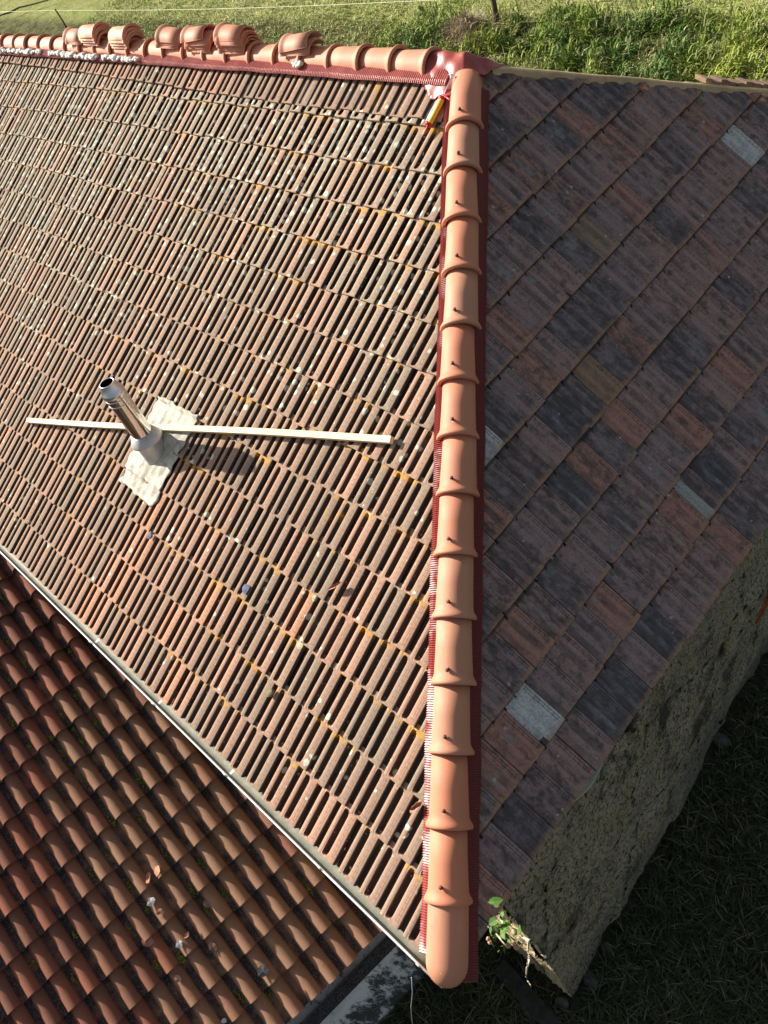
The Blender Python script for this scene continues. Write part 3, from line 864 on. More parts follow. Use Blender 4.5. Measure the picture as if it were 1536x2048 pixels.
# wooden batten lying on the slope
A, B = hitL(57, 841, .045), hitL(783, 880, .045)
d = (B - A) / np.linalg.norm(B - A); c = (A + B) / 2; ln = np.linalg.norm(B - A) / 2
sd = np.cross(nL, d)
m = MB()
n = 24
V = []; Fc = []
for i in range(n + 1):
    t = -1 + 2 * i / n
    q = c + d * ln * t + sd * .008 * math.sin(t * 3) + nL * (.004 * math.sin(t * 5))
    for a, b in ((-1, -1), (1, -1), (1, 1), (-1, 1)): V.append(q + sd * .023 * a + nL * .021 * b - Vector(c) if False else q + sd * .023 * a + nL * .021 * b)
for i in range(n):
    for k in range(4):
        Fc.append((i * 4 + k, i * 4 + (k + 1) % 4, (i + 1) * 4 + (k + 1) % 4, (i + 1) * 4 + k))
Fc += [(3, 2, 1, 0), (n * 4, n * 4 + 1, n * 4 + 2, n * 4 + 3)]
bt = mesh_obj('wooden_batten', V, Fc, M_PINE, None, False)
tag(bt, 'long pale pine batten lying across the sunny tiles behind the flue pipe', 'batten')

# ------------------------------------------------------------------ stacks of loose ridge tiles on the ridge
GRP = 'loose ridge tiles stacked on the ridge'
def stack(x_left, n, coll_left, tilt, where, dx=.0, zb=0.0, yoff=0.0, top_tilt=0.0):
    words = {1: ['single'], 2: ['lower', 'upper'], 3: ['bottom', 'middle', 'top'], 4: ['bottom', 'second', 'third', 'top'], 5: ['bottom', 'second', 'middle', 'fourth', 'top']}[n]
    ME = ME_LOOSE
    for i in range(n):
        z = HA + .034 + zb + i * .0275
        a = tilt * (i + 1) / n + top_tilt * (i == n - 1) + rng.normal(0, .006)
        ax = np.array([math.cos(a), rng.normal(0, .02), math.sin(a)])
        L = .36
        if coll_left: pos = np.array([x_left + dx * i + rng.normal(0, .012), YR - .005 + yoff + rng.normal(0, .005), z]); ax = -ax
        else: pos = np.array([x_left + L * math.cos(a) + dx * i + rng.normal(0, .012), YR - .005 + yoff + rng.normal(0, .005), z + L * math.sin(a)])
        o = bpy.data.objects.new('loose_ridge_tile', ME); link(o); o.matrix_world = frame(pos, ax, Z)
        tag(o, f'{words[i]} curved terracotta tile of {where}', 'ridge tile', GRP)
ME_LOOSE = mk_mesh('loose_ridge_tile', ridge_tile_geo(L=.36, r0=.109, r1=.116, rc=.134, a0=R(20), th=.011), M_NEW)
def xr(px, py=70): return float(hit(px, py, Y, YR - .1)[0])
stack(xr(119, 60), 2, True, 0.0, 'the low leftmost stack on the ridge', zb=.02)
stack(xr(151, 60), 4, False, .0, 'the tall second stack from the left on the ridge', zb=.02)
stack(xr(209, 65), 4, False, .03, 'the third stack from the left on the ridge', zb=.0)
stack(xr(305, 70), 3, True, -.05, 'the fourth stack from the left on the ridge', zb=.03)
stack(xr(364, 75), 4, True, .05, 'the fifth stack from the left, tilting up to the right', zb=.0, top_tilt=.06)
stack(xr(431, 80), 5, True, .0, 'the tallest stack on the ridge, five tiles high', zb=.0)
stack(xr(559, 95), 2, True, .10, 'the small rightmost stack, tilting up to the right', zb=.0, top_tilt=.06)

# ------------------------------------------------------------------ sealant gun
P1, P2 = hitL(884, 198, .05), hitL(857, 250, .05)
gun = empty('sealant_gun', tuple((P1 + P2) / 2), 'red handled sealant gun with a white and yellow cartridge beside the hip top', 'sealant gun')
gd = (P2 - P1) / np.linalg.norm(P2 - P1); gs = np.cross(gd, nL)
def gpart(name, mb, mat, smooth=True): return mb.build(name, mat, gun, smooth)
gl = np.linalg.norm(P2 - P1)
m = MB(); m.tube([P1 + gd * .015, P1 + gd * gl * .97], .026, 16); gpart('cartridge', m, M_WPL)
m = MB()
for t in np.linspace(-1.0, 1.2, 8)[:-1]:
    pass
m.tube([P1 + gd * .012 - gs * .012 + nL * .006, P1 + gd * gl * .96 - gs * .012 + nL * .006], .0215, 12); gpart('yellow_label', m, M_YEL)
m = MB(); m.tube([P1 + gd * gl * .45 + gs * .010 + nL * .009, P1 + gd * gl * .93 + gs * .010 + nL * .009], .019, 12); gpart('blue_label', m, M_BLUP)
m = MB(); m.tube([P1 - gd * .01, P1 + gd * .012], .029, 14); m.tube([P2 - gd * .012, P2 + gd * .006], .030, 14)
m.tube([P1 + gs * .03, P2 + gs * .03], .004, 6); m.tube([P1 - gs * .03, P2 - gs * .03], .004, 6); gpart('frame', m, M_REDP)
m = MB(); h0 = P1 - gd * .02
m.tube([h0 + gs * .03, h0, h0 - gs * .06 - gd * .02, h0 - gs * .11 - gd * .05], [.010, .014, .011, .009], 8)
m.tube([h0 - gs * .01, h0 - gs * .06 + gd * .012, h0 - gs * .115 + gd * .03], [.009, .008, .007], 8); gpart('handle', m, M_REDP)
m = MB(); e = hitL(905, 150, .10)
m.tube([P1, h0, e], .0045, 8); m.tube([e, e + gs * .03], .006, 8); gpart('push_rod', m, M_GREYP)
m = MB(); m.tube([P2, P2 + gd * .02, P2 + gd * .085], [.012, .007, .003], 8); gpart('nozzle', m, M_REDP)

# ------------------------------------------------------------------ small scraps on the main roof
def scrap(name, pos, nrm, up, w, l, mat, label, cat, group=None, seed=0, th=.008, curl=0.0):
    rs = np.random.RandomState(seed)
    nrm = np.array(nrm, float); up = np.array(up, float); s = np.cross(up, nrm)
    k = rs.randint(6, 9); V = []; top = []; bot = []
    for i in range(k):
        t = 2 * math.pi * i / k; r = rs.uniform(.7, 1.1)
        q = s * math.cos(t) * w * r + up * math.sin(t) * l * r
        hh = curl * (math.cos(t) ** 2)
        V.append(q + nrm * (th + hh)); 
    for i in range(k): V.append(np.array(V[i]) * .98 - nrm * th * 2)
    V.append(nrm * (th * 1.3))
    Fc = [(i, (i + 1) % k, 2 * k) for i in range(k)] + [(i, i + k, (i + 1) % k + k, (i + 1) % k) for i in range(k)] + [tuple(range(2 * k - 1, k - 1, -1))]
    o = mesh_obj(name, V, Fc, mat, None, False)
    o.location = tuple(pos)
    tag(o, label, cat, group); return o
scrap('foil_scrap', hitL(492, 1179, .03), nL, uL, .040, .048, M_FOIL, 'round blue grey foil scrap in the middle of the sunny slope', 'foil scrap', seed=3)
scrap('foil_scrap', hitL(300, 1071, .03), nL, uL, .028, .036, M_FOIL, 'small blue grey foil scrap below the lead sheet of the flue', 'foil scrap', seed=5)
scrap('clay_chip', hitL(668, 1172, .045), (nL + X * .5) / 1.118, (uL + X * .8) / 1.28, .014, .075, M_SHARD, 'thin curved red clay chip stuck in a groove of the sunny slope', 'clay chip', seed=8, curl=.02)
scrap('mossy_stone', hitL(541, 1386, .03), nL, uL, .022, .040, simple('mossy_stone', (.30, .27, .14), .95, .1, (.16, .15, .08), 30), 'oblong mossy stone lying on the sunny tiles below the foil scrap', 'stone', seed=9, th=.014)
scrap('clay_chip', hitL(832, 1612, .045), (nL + X * .4) / 1.08, (uL + X * .5) / 1.12, .018, .060, M_SHARD, 'curled clay chip beside the hip near the bottom of the slope', 'clay chip', seed=11, curl=.03)

# ------------------------------------------------------------------ ANNEX with barrel tiles
aX0 = np.array([-6.0243, -.1483, -.7250]); aP, aW, aT = .4538, .2047, -.1513
aD = np.array([math.cos(aT) * math.cos(aP), math.sin(aT) * math.cos(aP), -math.sin(aP)])      # down the slope
aC = np.array([math.sin(aT), -math.cos(aT), 0])                                                # across, away from the house
aN = np.cross(aD, aC); aN = aN if aN[2] > 0 else -aN
aO = aX0 - aN * .045
aF = aO @ aN
annex = empty('annex_shed', (-3.5, -2.5, GROUND), 'low lean-to shed with a red barrel tile roof below the sunny slope', 'shed')
def barrel_field():
    ex = .34
    us = []
    nb = 14
    for k in range(nb + 1):
        t = math.pi * k / nb; us.append((.5 * .148 / aW * (1 - math.cos(t)), math.sin(t) ** 1.5 * .078))
    us += [(.75, -.004), (.78, -.007), (.87, -.008), (.94, -.004), (.985, .006), (1.0, .012), (1.03, .018)]
    vs = [0, .01, .1, .2, .3, ex, ex + .05]
    V = []; UV = []
    for v in vs:
        tp = 1.0 - .07 * v / ex
        for (u, h) in us:
            hh = h * tp if u <= .735 else h
            uu = .366 + (u - .366) * (tp if u <= .735 else 1)
            V.append((uu * aW, v, hh)); UV.append((u, v / ex))
    nu, nv = len(us), len(vs)
    Fc = [(j * nu + i, j * nu + i + 1, (j + 1) * nu + i + 1, (j + 1) * nu + i) for j in range(nv - 1) for i in range(nu - 1)]
    k = len(V)
    for i, (u, h) in enumerate(us): V.append((V[i][0], 0, V[i][2])); UV.append((u, 0))
    for i, (u, h) in enumerate(us):
        cx, cz = .366 * aW, 0
        sc = .80 if u <= .735 else 1
        V.append((cx + (V[i][0] - cx) * sc, .003, V[i][2] * sc - (.016 if u > .735 else .004))); UV.append((u, 0))
    Fc += [(k + nu + i, k + nu + i + 1, k + i + 1, k + i) for i in range(nu - 1)]
    T = np.array(V); TF = np.array(Fc); nT = len(T); UVt = np.array(UV)
    VV = []; FF = []; UU = []; AA = []; cnt = 0
    for c in range(-6, 26):
        for r in range(-3, 17):
            # r counts the lower end of each tile along the slope
            s_end = r * ex + .275
            if s_end > 5.15: continue
            js, jh, rt = rng.normal(0, .005), rng.normal(0, .002), rng.normal(0, .008)
            x = T[:, 0] - aW / 2; y = T[:, 1]
            a = c * aW - .035 + aW / 2 + x - y * rt
            s = s_end - y + x * rt + js
            h = T[:, 2] + .041 * (1 - y / ex) + jh
            W = aO + a[:, None] * aC + s[:, None] * aD + h[:, None] * aN
            VV.append(W); FF.append(TF + cnt * nT); UU.append(UVt)
            lowright = max(0, 1 - abs(c - 1.5) / 7) * max(0.1, min(1, (r - 1) / 7))
            AA.append(np.tile([rng.rand(), rng.rand(), min(1, lowright * 1.2), 1], (nT, 1))); cnt += 1
    V = np.concatenate(VV); Fc = np.concatenate(FF); UV = np.concatenate(UU); A = np.concatenate(AA)
    me = bpy.data.meshes.new('shed_roof')
    me.vertices.add(len(V)); me.vertices.foreach_set('co', V.ravel())
    me.loops.add(Fc.size); me.loops.foreach_set('vertex_index', Fc.ravel())
    me.polygons.add(len(Fc)); me.polygons.foreach_set('loop_start', np.arange(0, Fc.size, 4)); me.polygons.foreach_set('loop_total', np.full(len(Fc), 4))
    me.update(calc_edges=True)
    uvl = me.uv_layers.new(name='UVMap'); uvl.data.foreach_set('uv', UV[Fc.ravel()].ravel())
    ca = me.color_attributes.new('tv', 'FLOAT_COLOR', 'POINT'); ca.data.foreach_set('color', A.ravel())
    me.polygons.foreach_set('use_smooth', [True] * len(me.polygons)); me.materials.append(M_ANN); me.update()
    bm = bmesh.new(); bm.from_mesh(me)
    bmesh.ops.bisect_plane(bm, geom=bm.verts[:] + bm.edges[:] + bm.faces[:], plane_co=(0, .39, 0), plane_no=(0, 1, 0), clear_outer=True)
    bm.to_mesh(me); bm.free()
    o = bpy.data.objects.new('roof', me); link(o, annex); o.location = -Vector(annex.location)
barrel_field()
def aP3(a, s, h=0.0): return aO + aC * a + aD * s + aN * h
m = MB()
V = [aP3(a, s, h) for h in (-.02, -.10) for (a, s) in ((-.42, -1.3), (5.2, -1.3), (5.2, 4.98), (-1.15, 4.98))]
m.add(V, [(0, 3, 2, 1), (4, 5, 6, 7), (0, 1, 5, 4), (1, 2, 6, 5), (2, 3, 7, 6), (3, 0, 4, 7)])
m.build('shed_roof_deck', M_DECK, annex)
# debris filled black gutter under its eave, then the pale end wall
e0, e1 = aP3(-.90, 5.12, -.07), aP3(5.0, 5.12, -.07)
ed = (e1 - e0) / np.linalg.norm(e1 - e0); en = np.cross(Z, ed); en = en if en[0] > 0 else -en
V = []; Fc = []; n = 9
for i, q in enumerate((e0, e1)):
    for k in range(n):
        t = math.pi * k / (n - 1); V.append(q + en * (.055 + -.062 * math.cos(t)) - Z * .055 * math.sin(t))
Fc = [(k, k + 1, n + k + 1, n + k) for k in range(n - 1)]
gt = mesh_obj('shed_gutter', V, Fc, M_BLACK, annex, True); gt.modifiers.new('t', 'SOLIDIFY').thickness = .004
m = MB(); m.box((e0 + e1) / 2 + en * .055 - Z * .03, (e1 - e0) / 2 * .999, en * .05, Z * .008); m.build('gutter_debris', M_BLACK, annex)
def mat_pale_wall():
    g = NG('stained_white_render', .9, .15)
    o = g.obj()
    st = g.noise(g.scale(o, (1, 1, .25)), 7, 6, .75)
    z = g.sepxyz(o)[2]
    c = g.mix(g.step(g.noise(o, 2, 4), .4, .65), (.80, .81, .82), (.62, .62, .61))
    low = g.step(z, -3.15, -4.1)
    c = g.mix(g.math('MULTIPLY', g.step(g.math('ADD', st, g.math('MULTIPLY', low, .16)), .56, .68), .92), c, (.03, .032, .03))
    c = g.mix(g.step(g.noise(o, 16, 5, .7), .66, .70), c, (.04, .04, .035))
    g.base(c); g.bump(st, .4, .01); return g.m
M_PALE = mat_pale_wall()
w0, w1 = e0 - en * .02 - ed * .3, e1 - en * .02
m = MB()
m.box((w0 + w1) / 2 - Z * 1.02 - en * .1, (w1 - w0) / 2, en * .1, Z * .98)
m.build('shed_end_wall', M_PALE, annex)
m = MB()
bq = aP3(5.1, 2.2); m.box(bq - Z * 1.9, aD * np.array([1, 1, 0]) * 3.0, aC * .08, Z * 1.6); m.build('shed_side_wall', M_CONC, annex)
m = MB(); wq = (aP3(0, -1.1) + aP3(5.0, -1.1)) / 2; m.box(wq - Z * 2.2, X * .08, aC * 2.7, Z * 2.1); m.build('shed_west_wall', M_CONC, annex)

# moss and broken clay on the shed roof
def hitA(px, py, c=.0): return hit(px, py, aN, aF + c)
MOSS = [(15, 1185), (28, 1273), (60, 1320), (34, 1350), (35, 1435), (5, 1455), (75, 1480), (145, 1498), (140, 1415), (155, 1450), (180, 1470), (210, 1435), (165, 1380), (290, 1550),
        (178, 1545), (165, 1283), (295, 1625), (230, 1693), (345, 1690), (418, 1712), (398, 1765), (460, 1775), (430, 1805), (312, 1802), (265, 1765), (160, 1860), (82, 1915), (162, 1945), (200, 1735),
        (483, 1990), (560, 1975), (640, 1755), (120, 1460), (380, 1900), (330, 1920), (275, 1850), (232, 1640)]
from mathutils.bvhtree import BVHTree
_me = next(o for o in bpy.data.objects if o.name == 'roof' and o.parent == annex).data
BV = BVHTree.FromPolygons([v.co[:] for v in _me.vertices], [p.vertices[:] for p in _me.polygons])
def onroof(px, py, pan=False):
    q = hitA(px, py, .03)
    if pan:
        a = (q - aO) @ aC
        c = math.floor((a + .035 - .10) / aW + .5) if True else 0
        q = q + aC * (math.floor((a + .035) / aW) * aW - .035 + .87 * aW - a)
    else:
        h = BV.ray_cast(Vector(CAM), Vector(ray(px, py)))
        if h[0] is not None: return np.array(h[0]), np.array(h[1])
    h = BV.ray_cast(Vector(q + aN * .3), Vector(-aN))
    return (np.array(h[0]), np.array(h[1])) if h[0] is not None else (q, aN)
m = MB()
for i, (px, py) in enumerate(MOSS):
    c, _ = onroof(px, py, True)
    R0 = rng.uniform(.014, .032)
    for j in range(rng.randint(16, 34)):
        q = c + aD * rng.normal(0, R0 * 1.2) + aC * rng.normal(0, R0 * .55)
        lump(m, q + aN * rng.uniform(0, .018), rng.uniform(.004, .010), 5, (1, 1, 1), i * 40 + j)
tag(m.build('moss', M_MOSS, None, True), 'tufts of green moss growing in the pans of the barrel tiles', 'moss', kind='stuff')
SH = [(299, 1754, .035, .055, M_SHARD, 'upright pointed orange shard leaning on a barrel tile', 'upright'),
      (318, 1741, .030, .060, M_SHARD, 'dark pointed shard standing beside the upright orange shard', 'upright'),
      (303, 1803, .040, .028, M_SHARDW, 'small pale shard lying above the largest heap of chips', None),
      (320, 1822, .028, .024, M_SHARD, 'flat pinkish shard between two pans of the barrel tiles', None),
      (296, 1882, .050, .052, M_SHARD, 'large pinkish triangular shard left of the white chip', None),
      (360, 1887, .036, .034, M_SHARDW, 'bright white chip on the barrel tiles', None),
      (376, 1869, .040, .026, M_SHARD, 'tilted orange shard right of the white chip', 'upright'),
      (427, 1893, .034, .042, simple('dark_shard', (.22, .13, .10), .9, .1), 'dark brown shard near the eave side of the white chip', None),
      (416, 1806, .042, .044, simple('brown_shard', (.28, .17, .13), .9, .1), 'square brown shard next to a moss tuft', None),
      (449, 2040, .022, .020, M_SHARDW, 'tiny pale crumb of mortar near the bottom edge of the picture', None),
      (527, 1942, .045, .050, simple('grey_crust', (.20, .20, .20), .95, .1, (.08, .08, .08), 40), 'ragged grey crust of mortar in a pan close to the eave', None),
      (357, 1956, .030, .030, M_SHARD, 'small red shard below the white chip', None)]
for i, (px, py, w, l, mt, lab, md_) in enumerate(SH):
    nn = aN
    if md_: nn = (aN + aD * -.9 + aC * .3); nn = nn / np.linalg.norm(nn)
    up = aD - nn * (aD @ nn); up /= np.linalg.norm(up); w *= 1.15; l *= 1.15
    scrap('broken_tile_shard' if 'shard' in lab else 'mortar_chip', onroof(px, py)[0] + aN * (.03 if md_ else .012), nn, up, w, l, mt, lab, 'shard' if 'shard' in lab else 'chip', None, seed=i + 20, th=.006, curl=.01)

# ------------------------------------------------------------------ GROUND
def terr(x, y):
    t = min(max((y - 11.0) / 5.2, 0), 1); t = t * t * (3 - 2 * t)
    z = GROUND + (1.75) * t + max(0, y - 16.2) * .012
    z += .05 * lownoise(x * 1.7, y * 1.9, 2) + .02 * lownoise(x * 5, y * 4.3, 1)
    if 12 < y < 18: z += .10 * lownoise(x * 1.3, y * 1.5, 5)
    return z
def grd(a, b, fine0, fine1, st, far):
    l = [a]; 
    c = list(np.arange(fine0, fine1, st))
    o1 = list(fine0 - np.geomspace(st, fine0 - a, far))[::-1]; o2 = list(fine1 + np.geomspace(st, b - fine1, far))
    return o1 + c + o2
gx = grd(-600, 500, -30, 6, .3, 18); gy = grd(-400, 800, -5, 22, .3, 18)
V = [(x, y, terr(x, y)) for y in gy for x in gx]; nx = len(gx)
Fc = [(j * nx + i, j * nx + i + 1, (j + 1) * nx + i + 1, (j + 1) * nx + i) for j in range(len(gy) - 1) for i in range(nx - 1)]
def mat_ground():
    g = NG('pasture', .95, .05)
    o = g.obj(); xyz = g.sepxyz(o)
    n1 = g.noise(o, .5, 5, .65); n2 = g.noise(o, 3.2, 5, .7); n3 = g.noise(o, 16, 4, .7)
    f = g.mix(g.step(n2, .35, .62), (.22, .28, .07), (.36, .38, .13))
    f = g.mix(g.step(n1, .42, .62, 0, .7), f, (.42, .40, .18))
    f = g.mix(g.step(n3, .5, .72, 0, .6), f, (.12, .16, .04))
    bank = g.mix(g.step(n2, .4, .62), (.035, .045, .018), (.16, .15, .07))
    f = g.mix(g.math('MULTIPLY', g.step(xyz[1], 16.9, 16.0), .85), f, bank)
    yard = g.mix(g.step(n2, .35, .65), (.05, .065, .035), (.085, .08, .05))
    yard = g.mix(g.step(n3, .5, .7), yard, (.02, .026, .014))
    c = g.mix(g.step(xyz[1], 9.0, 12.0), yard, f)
    g.base(c); g.bump(g.math('ADD', n2, n3), 1.0, .12); return g.m
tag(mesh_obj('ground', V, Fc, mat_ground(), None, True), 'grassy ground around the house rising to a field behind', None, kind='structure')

def leaf_mat(name, cols, trans=.0):
    g = NG(name, .7, .2)
    a = g.attr('tv')
    c = g.mix(a[0], cols[0], cols[1]); c = g.mix(g.step(a[1], .75, .95), c, cols[2])
    g.base(c); return g.m
def blades(name, pts, length, width, mat, label, cat, lean=.5, seed=0, clump=None, nseg=2):
    """many bent grass blades as one mesh; pts is (n,3), length (n,)"""
    rs = np.random.RandomState(seed); n = len(pts)
    az = rs.uniform(0, 2 * math.pi, n); ln = length * rs.uniform(.6, 1.2, n); le = rs.uniform(.1, lean * 2, n)
    dx, dy = np.cos(az), np.sin(az); wx, wy = -dy * width * .5, dx * width * .5
    rs2 = rs.uniform(.7, 1.3, n)
    P = np.zeros((n, 5, 3))
    for k, t in enumerate((0, .55)):
        hz = ln * t * (1 - .25 * le * t); out = ln * le * t * t
        for s_, q in ((-1, 2 * k), (1, 2 * k + 1)):
            f = (1 - .3 * t) * rs2
            P[:, q, 0] = pts[:, 0] + dx * out + s_ * wx * f; P[:, q, 1] = pts[:, 1] + dy * out + s_ * wy * f; P[:, q, 2] = pts[:, 2] + hz
    P[:, 4, 0] = pts[:, 0] + dx * ln * le; P[:, 4, 1] = pts[:, 1] + dy * ln * le; P[:, 4, 2] = pts[:, 2] + ln * (1 - .35 * le)
    base_i = np.arange(n)[:, None] * 5
    tri = np.concatenate([base_i + np.array([0, 1, 3]), base_i + np.array([0, 3, 2]), base_i + np.array([2, 3, 4])], 0)
    me = bpy.data.meshes.new(name)
    me.vertices.add(n * 5); me.vertices.foreach_set('co', P.ravel())
    me.loops.add(tri.size); me.loops.foreach_set('vertex_index', tri.ravel().astype(np.int32))
    me.polygons.add(len(tri)); me.polygons.foreach_set('loop_start', np.arange(0, tri.size, 3)); me.polygons.foreach_set('loop_total', np.full(len(tri), 3))
    me.update(calc_edges=True)
    A = np.ones((n, 5, 4)); 
    A[:, :, 0] = (clump if clump is not None else rs.rand(n))[:, None]; A[:, :, 1] = rs.rand(n)[:, None]
    ca = me.color_attributes.new('tv', 'FLOAT_COLOR', 'POINT'); ca.data.foreach_set('color', A.ravel())
    me.materials.append(mat); me.update()
    o = bpy.data.objects.new(name, me); link(o)
    tag(o, label, cat, kind='stuff'); return o
vt = np.vectorize(terr)
def lownv(x, y, s): return (np.sin(x * 1.1 + y * .7 + s) + np.sin(x * .53 - y * 1.3 + 2 * s) + np.sin(x * 2.1 + .6 * y + 3 * s)) / 3
M_GF = leaf_mat('field_grass', ((.27, .34, .08), (.42, .45, .16), (.62, .56, .32)))
M_GB = leaf_mat('bank_grass', ((.07, .16, .022), (.31, .38, .06), (.44, .39, .22)))
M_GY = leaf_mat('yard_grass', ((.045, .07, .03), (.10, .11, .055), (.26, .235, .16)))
# field (wedge seen over the ridge)
n = 90000
x = rng.uniform(-34, -2, n); y = 13.5 + (rng.rand(n) ** 1.4) * 22
keep = rng.rand(n) < .95
x, y = x[keep], y[keep]; pts = np.stack([x, y, vt(x, y) - .01], 1)
blades('grass', pts, .13, .022, M_GF, 'short sunlit grass of the field behind the roof', 'grass', .9, 1, clump=np.clip(.5 + .5 * lownv(x * 2, y * 2, 1) + rng.normal(0, .2, len(x)), 0, 1))
# overgrown bank
NB = 1500
bx = rng.uniform(-16, 3, NB); by = rng.uniform(11.2, 16.6, NB)
dens = .5 + .5 * lownv(bx * 1.6, by * 2.0, 4)
ok = rng.rand(NB) < dens * 1.1 + .12
bx, by, dens = bx[ok], by[ok], dens[ok]
PT = []; CL = []; 
for i in range(len(bx)):
    k = 84; rr = rng.uniform(.12, .36)
    a = rng.uniform(0, 2 * math.pi, k); r_ = rr * np.sqrt(rng.rand(k))
    hx, hy = bx[i] + r_ * np.cos(a), by[i] + r_ * np.sin(a)
    hh = rng.uniform(.12, .62) * np.clip(1 - (r_ / rr) ** 2, 0, 1) * rng.rand(k)
    PT.append(np.stack([hx, hy, vt(hx, hy) + hh], 1)); CL.append(np.full(k, np.clip(.5 + .9 * lownv(bx[i] * .9, by[i] * 1.2, 7) + rng.normal(0, .25), 0, 1)))
pts = np.concatenate(PT); cl = np.concatenate(CL)
blades('undergrowth', pts, .19, .024, M_GB, 'tall tangled green weeds on the bank behind the house', 'undergrowth', .8, 2, clump=cl)
# dead brown brush on the bank beside the post
pc = hit(960, 60, Z, -3.0)
n = 1500
a = rng.uniform(0, 6.28, n); r_ = np.abs(rng.normal(0, .5, n))
pts = np.stack([pc[0] + r_ * np.cos(a), pc[1] - .4 + r_ * np.sin(a) * .7, np.zeros(n)], 1); pts[:, 2] = vt(pts[:, 0], pts[:, 1]) + rng.rand(n) * .4 * np.clip(1 - r_, 0, 1)
blades('dead_brush', pts, .38, .016, leaf_mat('dead_stem', ((.34, .27, .17), (.48, .40, .26), (.20, .16, .11))), 'brown dead brush heaped beside the dark fence post', 'brush', .7, 3)
# yard grass in the shade
n = 70000
x = rng.uniform(-1.6, 4.2, n); y = rng.uniform(-1.4, 7.2, n)
m1 = (.5 + .5 * lownv(x * 3, y * 3, 2) + rng.normal(0, .3, n)) > .15
m2 = x > (-.05 - .05 * y)
k = m1 & (m2 | (y < .3))
x, y = x[k], y[k]
pts = np.stack([x, y, vt(x, y) - .01], 1)
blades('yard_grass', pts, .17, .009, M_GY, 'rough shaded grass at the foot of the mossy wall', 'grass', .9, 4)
# stones lying along the wall foot
for i, (px, py) in enumerate([(1215, 1895), (1180, 1960), (1440, 1480), (1125, 2005), (1060, 2020)]):
    q = hit(px, py, Z, GROUND + .04)
    mb = MB(); lump(mb, (0, 0, 0), .06 + .02 * (i % 3), 8, (1.3, .9, .5), 70 + i)
    o = mb.build('stone', M_CONC, None, True); o.location = tuple(q)
    tag(o, ['flat stone half way along the mossy wall foot', 'small stone in the grass near the wall corner', 'stone fallen from the far broken wall base',
            'grey stone at the very corner of the mossy wall', 'stone in the grass between slab and wall corner'][i], 'stone', 'stones along the wall foot')
# concrete slab in the grass
q = hit(1010, 1960, Z, GROUND + .12)
sd1 = hit(1078, 2048, Z, GROUND + .12) - hit(985, 1942, Z, GROUND + .12); sd1 /= np.linalg.norm(sd1)
sd2 = hit(1008, 1914, Z, GROUND + .12) - hit(985, 1942, Z, GROUND + .12); w2 = np.linalg.norm(sd2); sd2 /= w2
c0 = hit(985, 1942, Z, GROUND + .12)
m = MB(); m.box(c0 + sd1 * .75 + sd2 * w2 / 2 - Z * .08, sd1 * .75, sd2 * w2 / 2, Z * .08)
o = m.build('concrete_slab', simple('black_concrete', (.055, .055, .05), .9, .1, (.035, .035, .03), 9, bump=.4), None); o.modifiers.new('b', 'BEVEL').width = .012
tag(o, 'dark concrete slab lying in the grass below the hip end', 'slab')

# ------------------------------------------------------------------ plant and dry stems at the wall corner
pq = hit(1003, 1862, Y, .30)
plant = empty('wall_weed', (pq[0], pq[1], pq[2]), 'green leafy weed with dry stems growing from the wall corner under the eave', 'weed')
def leafmesh(mb, c, d, n_, L, W):
    d = d / np.linalg.norm(d); s = np.cross(n_, d); s /= np.linalg.norm(s); n_ = np.cross(d, s)
    V = []
    for t, w in ((0, .05), (.25, .8), (.55, 1), (.8, .6), (1, .02)):
        for sg in (-1, 0, 1): V.append(c + d * L * t + s * W * w * sg * .5 + n_ * (-.12 * L * t * t + (0 if sg else -.05 * W)))
    mb.add(V, [(3 * j + i, 3 * j + i + 1, 3 * j + i + 4, 3 * j + i + 3) for j in range(4) for i in range(2)])
m = MB()
for i in range(60):
    px, py = 1000 + rng.normal(0, 12) + (i % 7) * 1.5, 1862 + rng.normal(0, 20)
    q = hit(px, py, Y, .24 + rng.uniform(-.06, .08))
    dd = np.array([rng.normal(.2, 1), rng.normal(-.5, .6), rng.normal(0, .8)])
    leafmesh(m, q, dd, np.array([-.5, -.4, .8]) + rng.normal(0, .3, 3), rng.uniform(.02, .05), rng.uniform(.014, .03))
m.build('leaves', M_LEAFG, plant, False)
def polyl(pts, pl=.22): return [hit(px, py, Y, pl + .04 * math.sin(i * 2)) for i, (px, py) in enumerate(pts)]
m = MB()
m.tube(polyl([(1057, 1882), (1056, 1905), (1058, 1915), (1054, 1935), (1052, 1955), (1057, 1965), (1062, 1973)], .16), .0035, 6)
m.tube(polyl([(1028, 1862), (1042, 1872), (1060, 1883), (1072, 1893), (1082, 1908), (1090, 1914)], .20), .0045, 6)
m.tube(polyl([(976, 1853), (990, 1865), (1002, 1880), (1012, 1893)], .2), .0035, 6)
m.tube(polyl([(998, 1830), (1000, 1840), (1008, 1846)], .25), .004, 6)
m.build('dry_stems', M_DRY, plant, True)
m = MB()
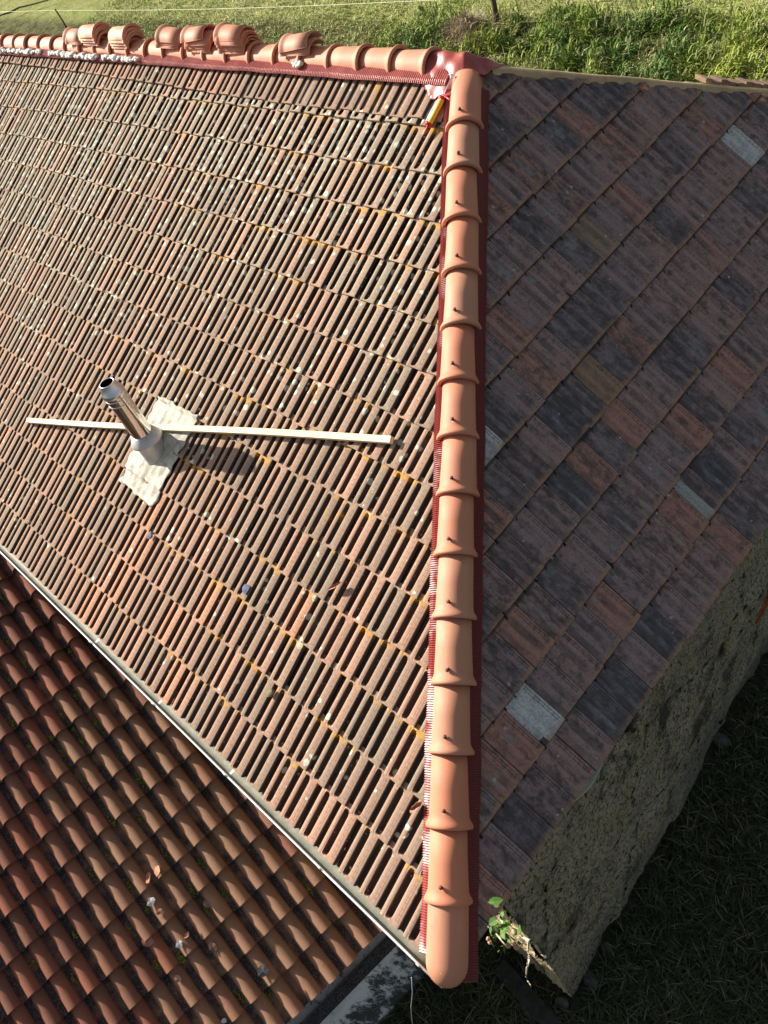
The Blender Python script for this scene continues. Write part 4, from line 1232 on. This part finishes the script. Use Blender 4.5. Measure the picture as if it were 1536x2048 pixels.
for i, (px, py) in enumerate([(976, 1878), (980, 1885), (1017, 1890), (1027, 1887), (1032, 1895), (1030, 1864)]):
    lump(m, hit(px, py, Y, .24), rng.uniform(.012, .022), 6, (1, 1, 1), i)
m.build('withered_leaves', simple('withered_leaf', (.50, .30, .18), .9, .1), plant, True)

# hanging wire below the gutter corner
m = MB(); pts = [hit(823, 1955, X, -.25), hit(825, 1985, X, -.25), hit(822, 2015, X, -.28), hit(826, 2060, X, -.3)]
m.tube(pts, .003, 6); tag(m.build('hanging_wire', M_GREYP, None, True), 'thin loose wire hanging below the gutter end', 'wire')

# ------------------------------------------------------------------ fence in the field
fp = [hit(996, 52, Z, -2.95), hit(131, 52, Z, -2.9)]
for i, (q, (lx, ly)) in enumerate(zip(fp, ((988, -40), (112, 18)))):
    q = np.array([q[0], q[1], terr(q[0], q[1])])
    h = 1.35
    mb = MB(); mb.tube([(0, 0, -.2), (0, 0, .4), (-.03 if i == 0 else -.10, 0, h if i == 0 else .85)], [.075 - .03 * i, .065 - .03 * i, .055 - .025 * i], 10)
    o = mb.build('fence_post', M_POST, None, True); o.location = tuple(q)
    tag(o, ['dark weathered fence post on the bank above the hip top', 'slanting dark fence post behind the ridge tile stacks'][i], 'fence post', 'posts of the field fence')
a, b = fp
for i, hh in enumerate((1.15, .62)):
    pts = []
    for t in np.linspace(-.1, 1.25, 24):
        q = a * (1 - t) + b * t; pts.append((q[0], q[1], -2.93 + hh - .10 * math.sin(math.pi * min(max(t, 0), 1))))
    m = MB(); m.tube(pts, .008 - .002 * i, 6)
    tag(m.build('fence_wire', M_WIRE, None, True), ['upper pale wire of the field fence', 'lower pale wire of the field fence'][i], 'wire', 'wires of the field fence')
# thin dark tube standing in for a shadow line on the field
pts = [hit(px, py, Z, -2.72) for px, py in ((-30, 38), (0, 31), (22, 24), (38, 15), (60, 10), (82, 4), (110, -4), (150, -12))]
m = MB(); m.tube(pts, [.02, .03, .045, .035, .035, .03, .02, .01], 7)
tag(m.build('field_shadow_line', M_POST, None, True), 'dark crooked strip standing for a shadow line on the far field grass', 'shadow line')
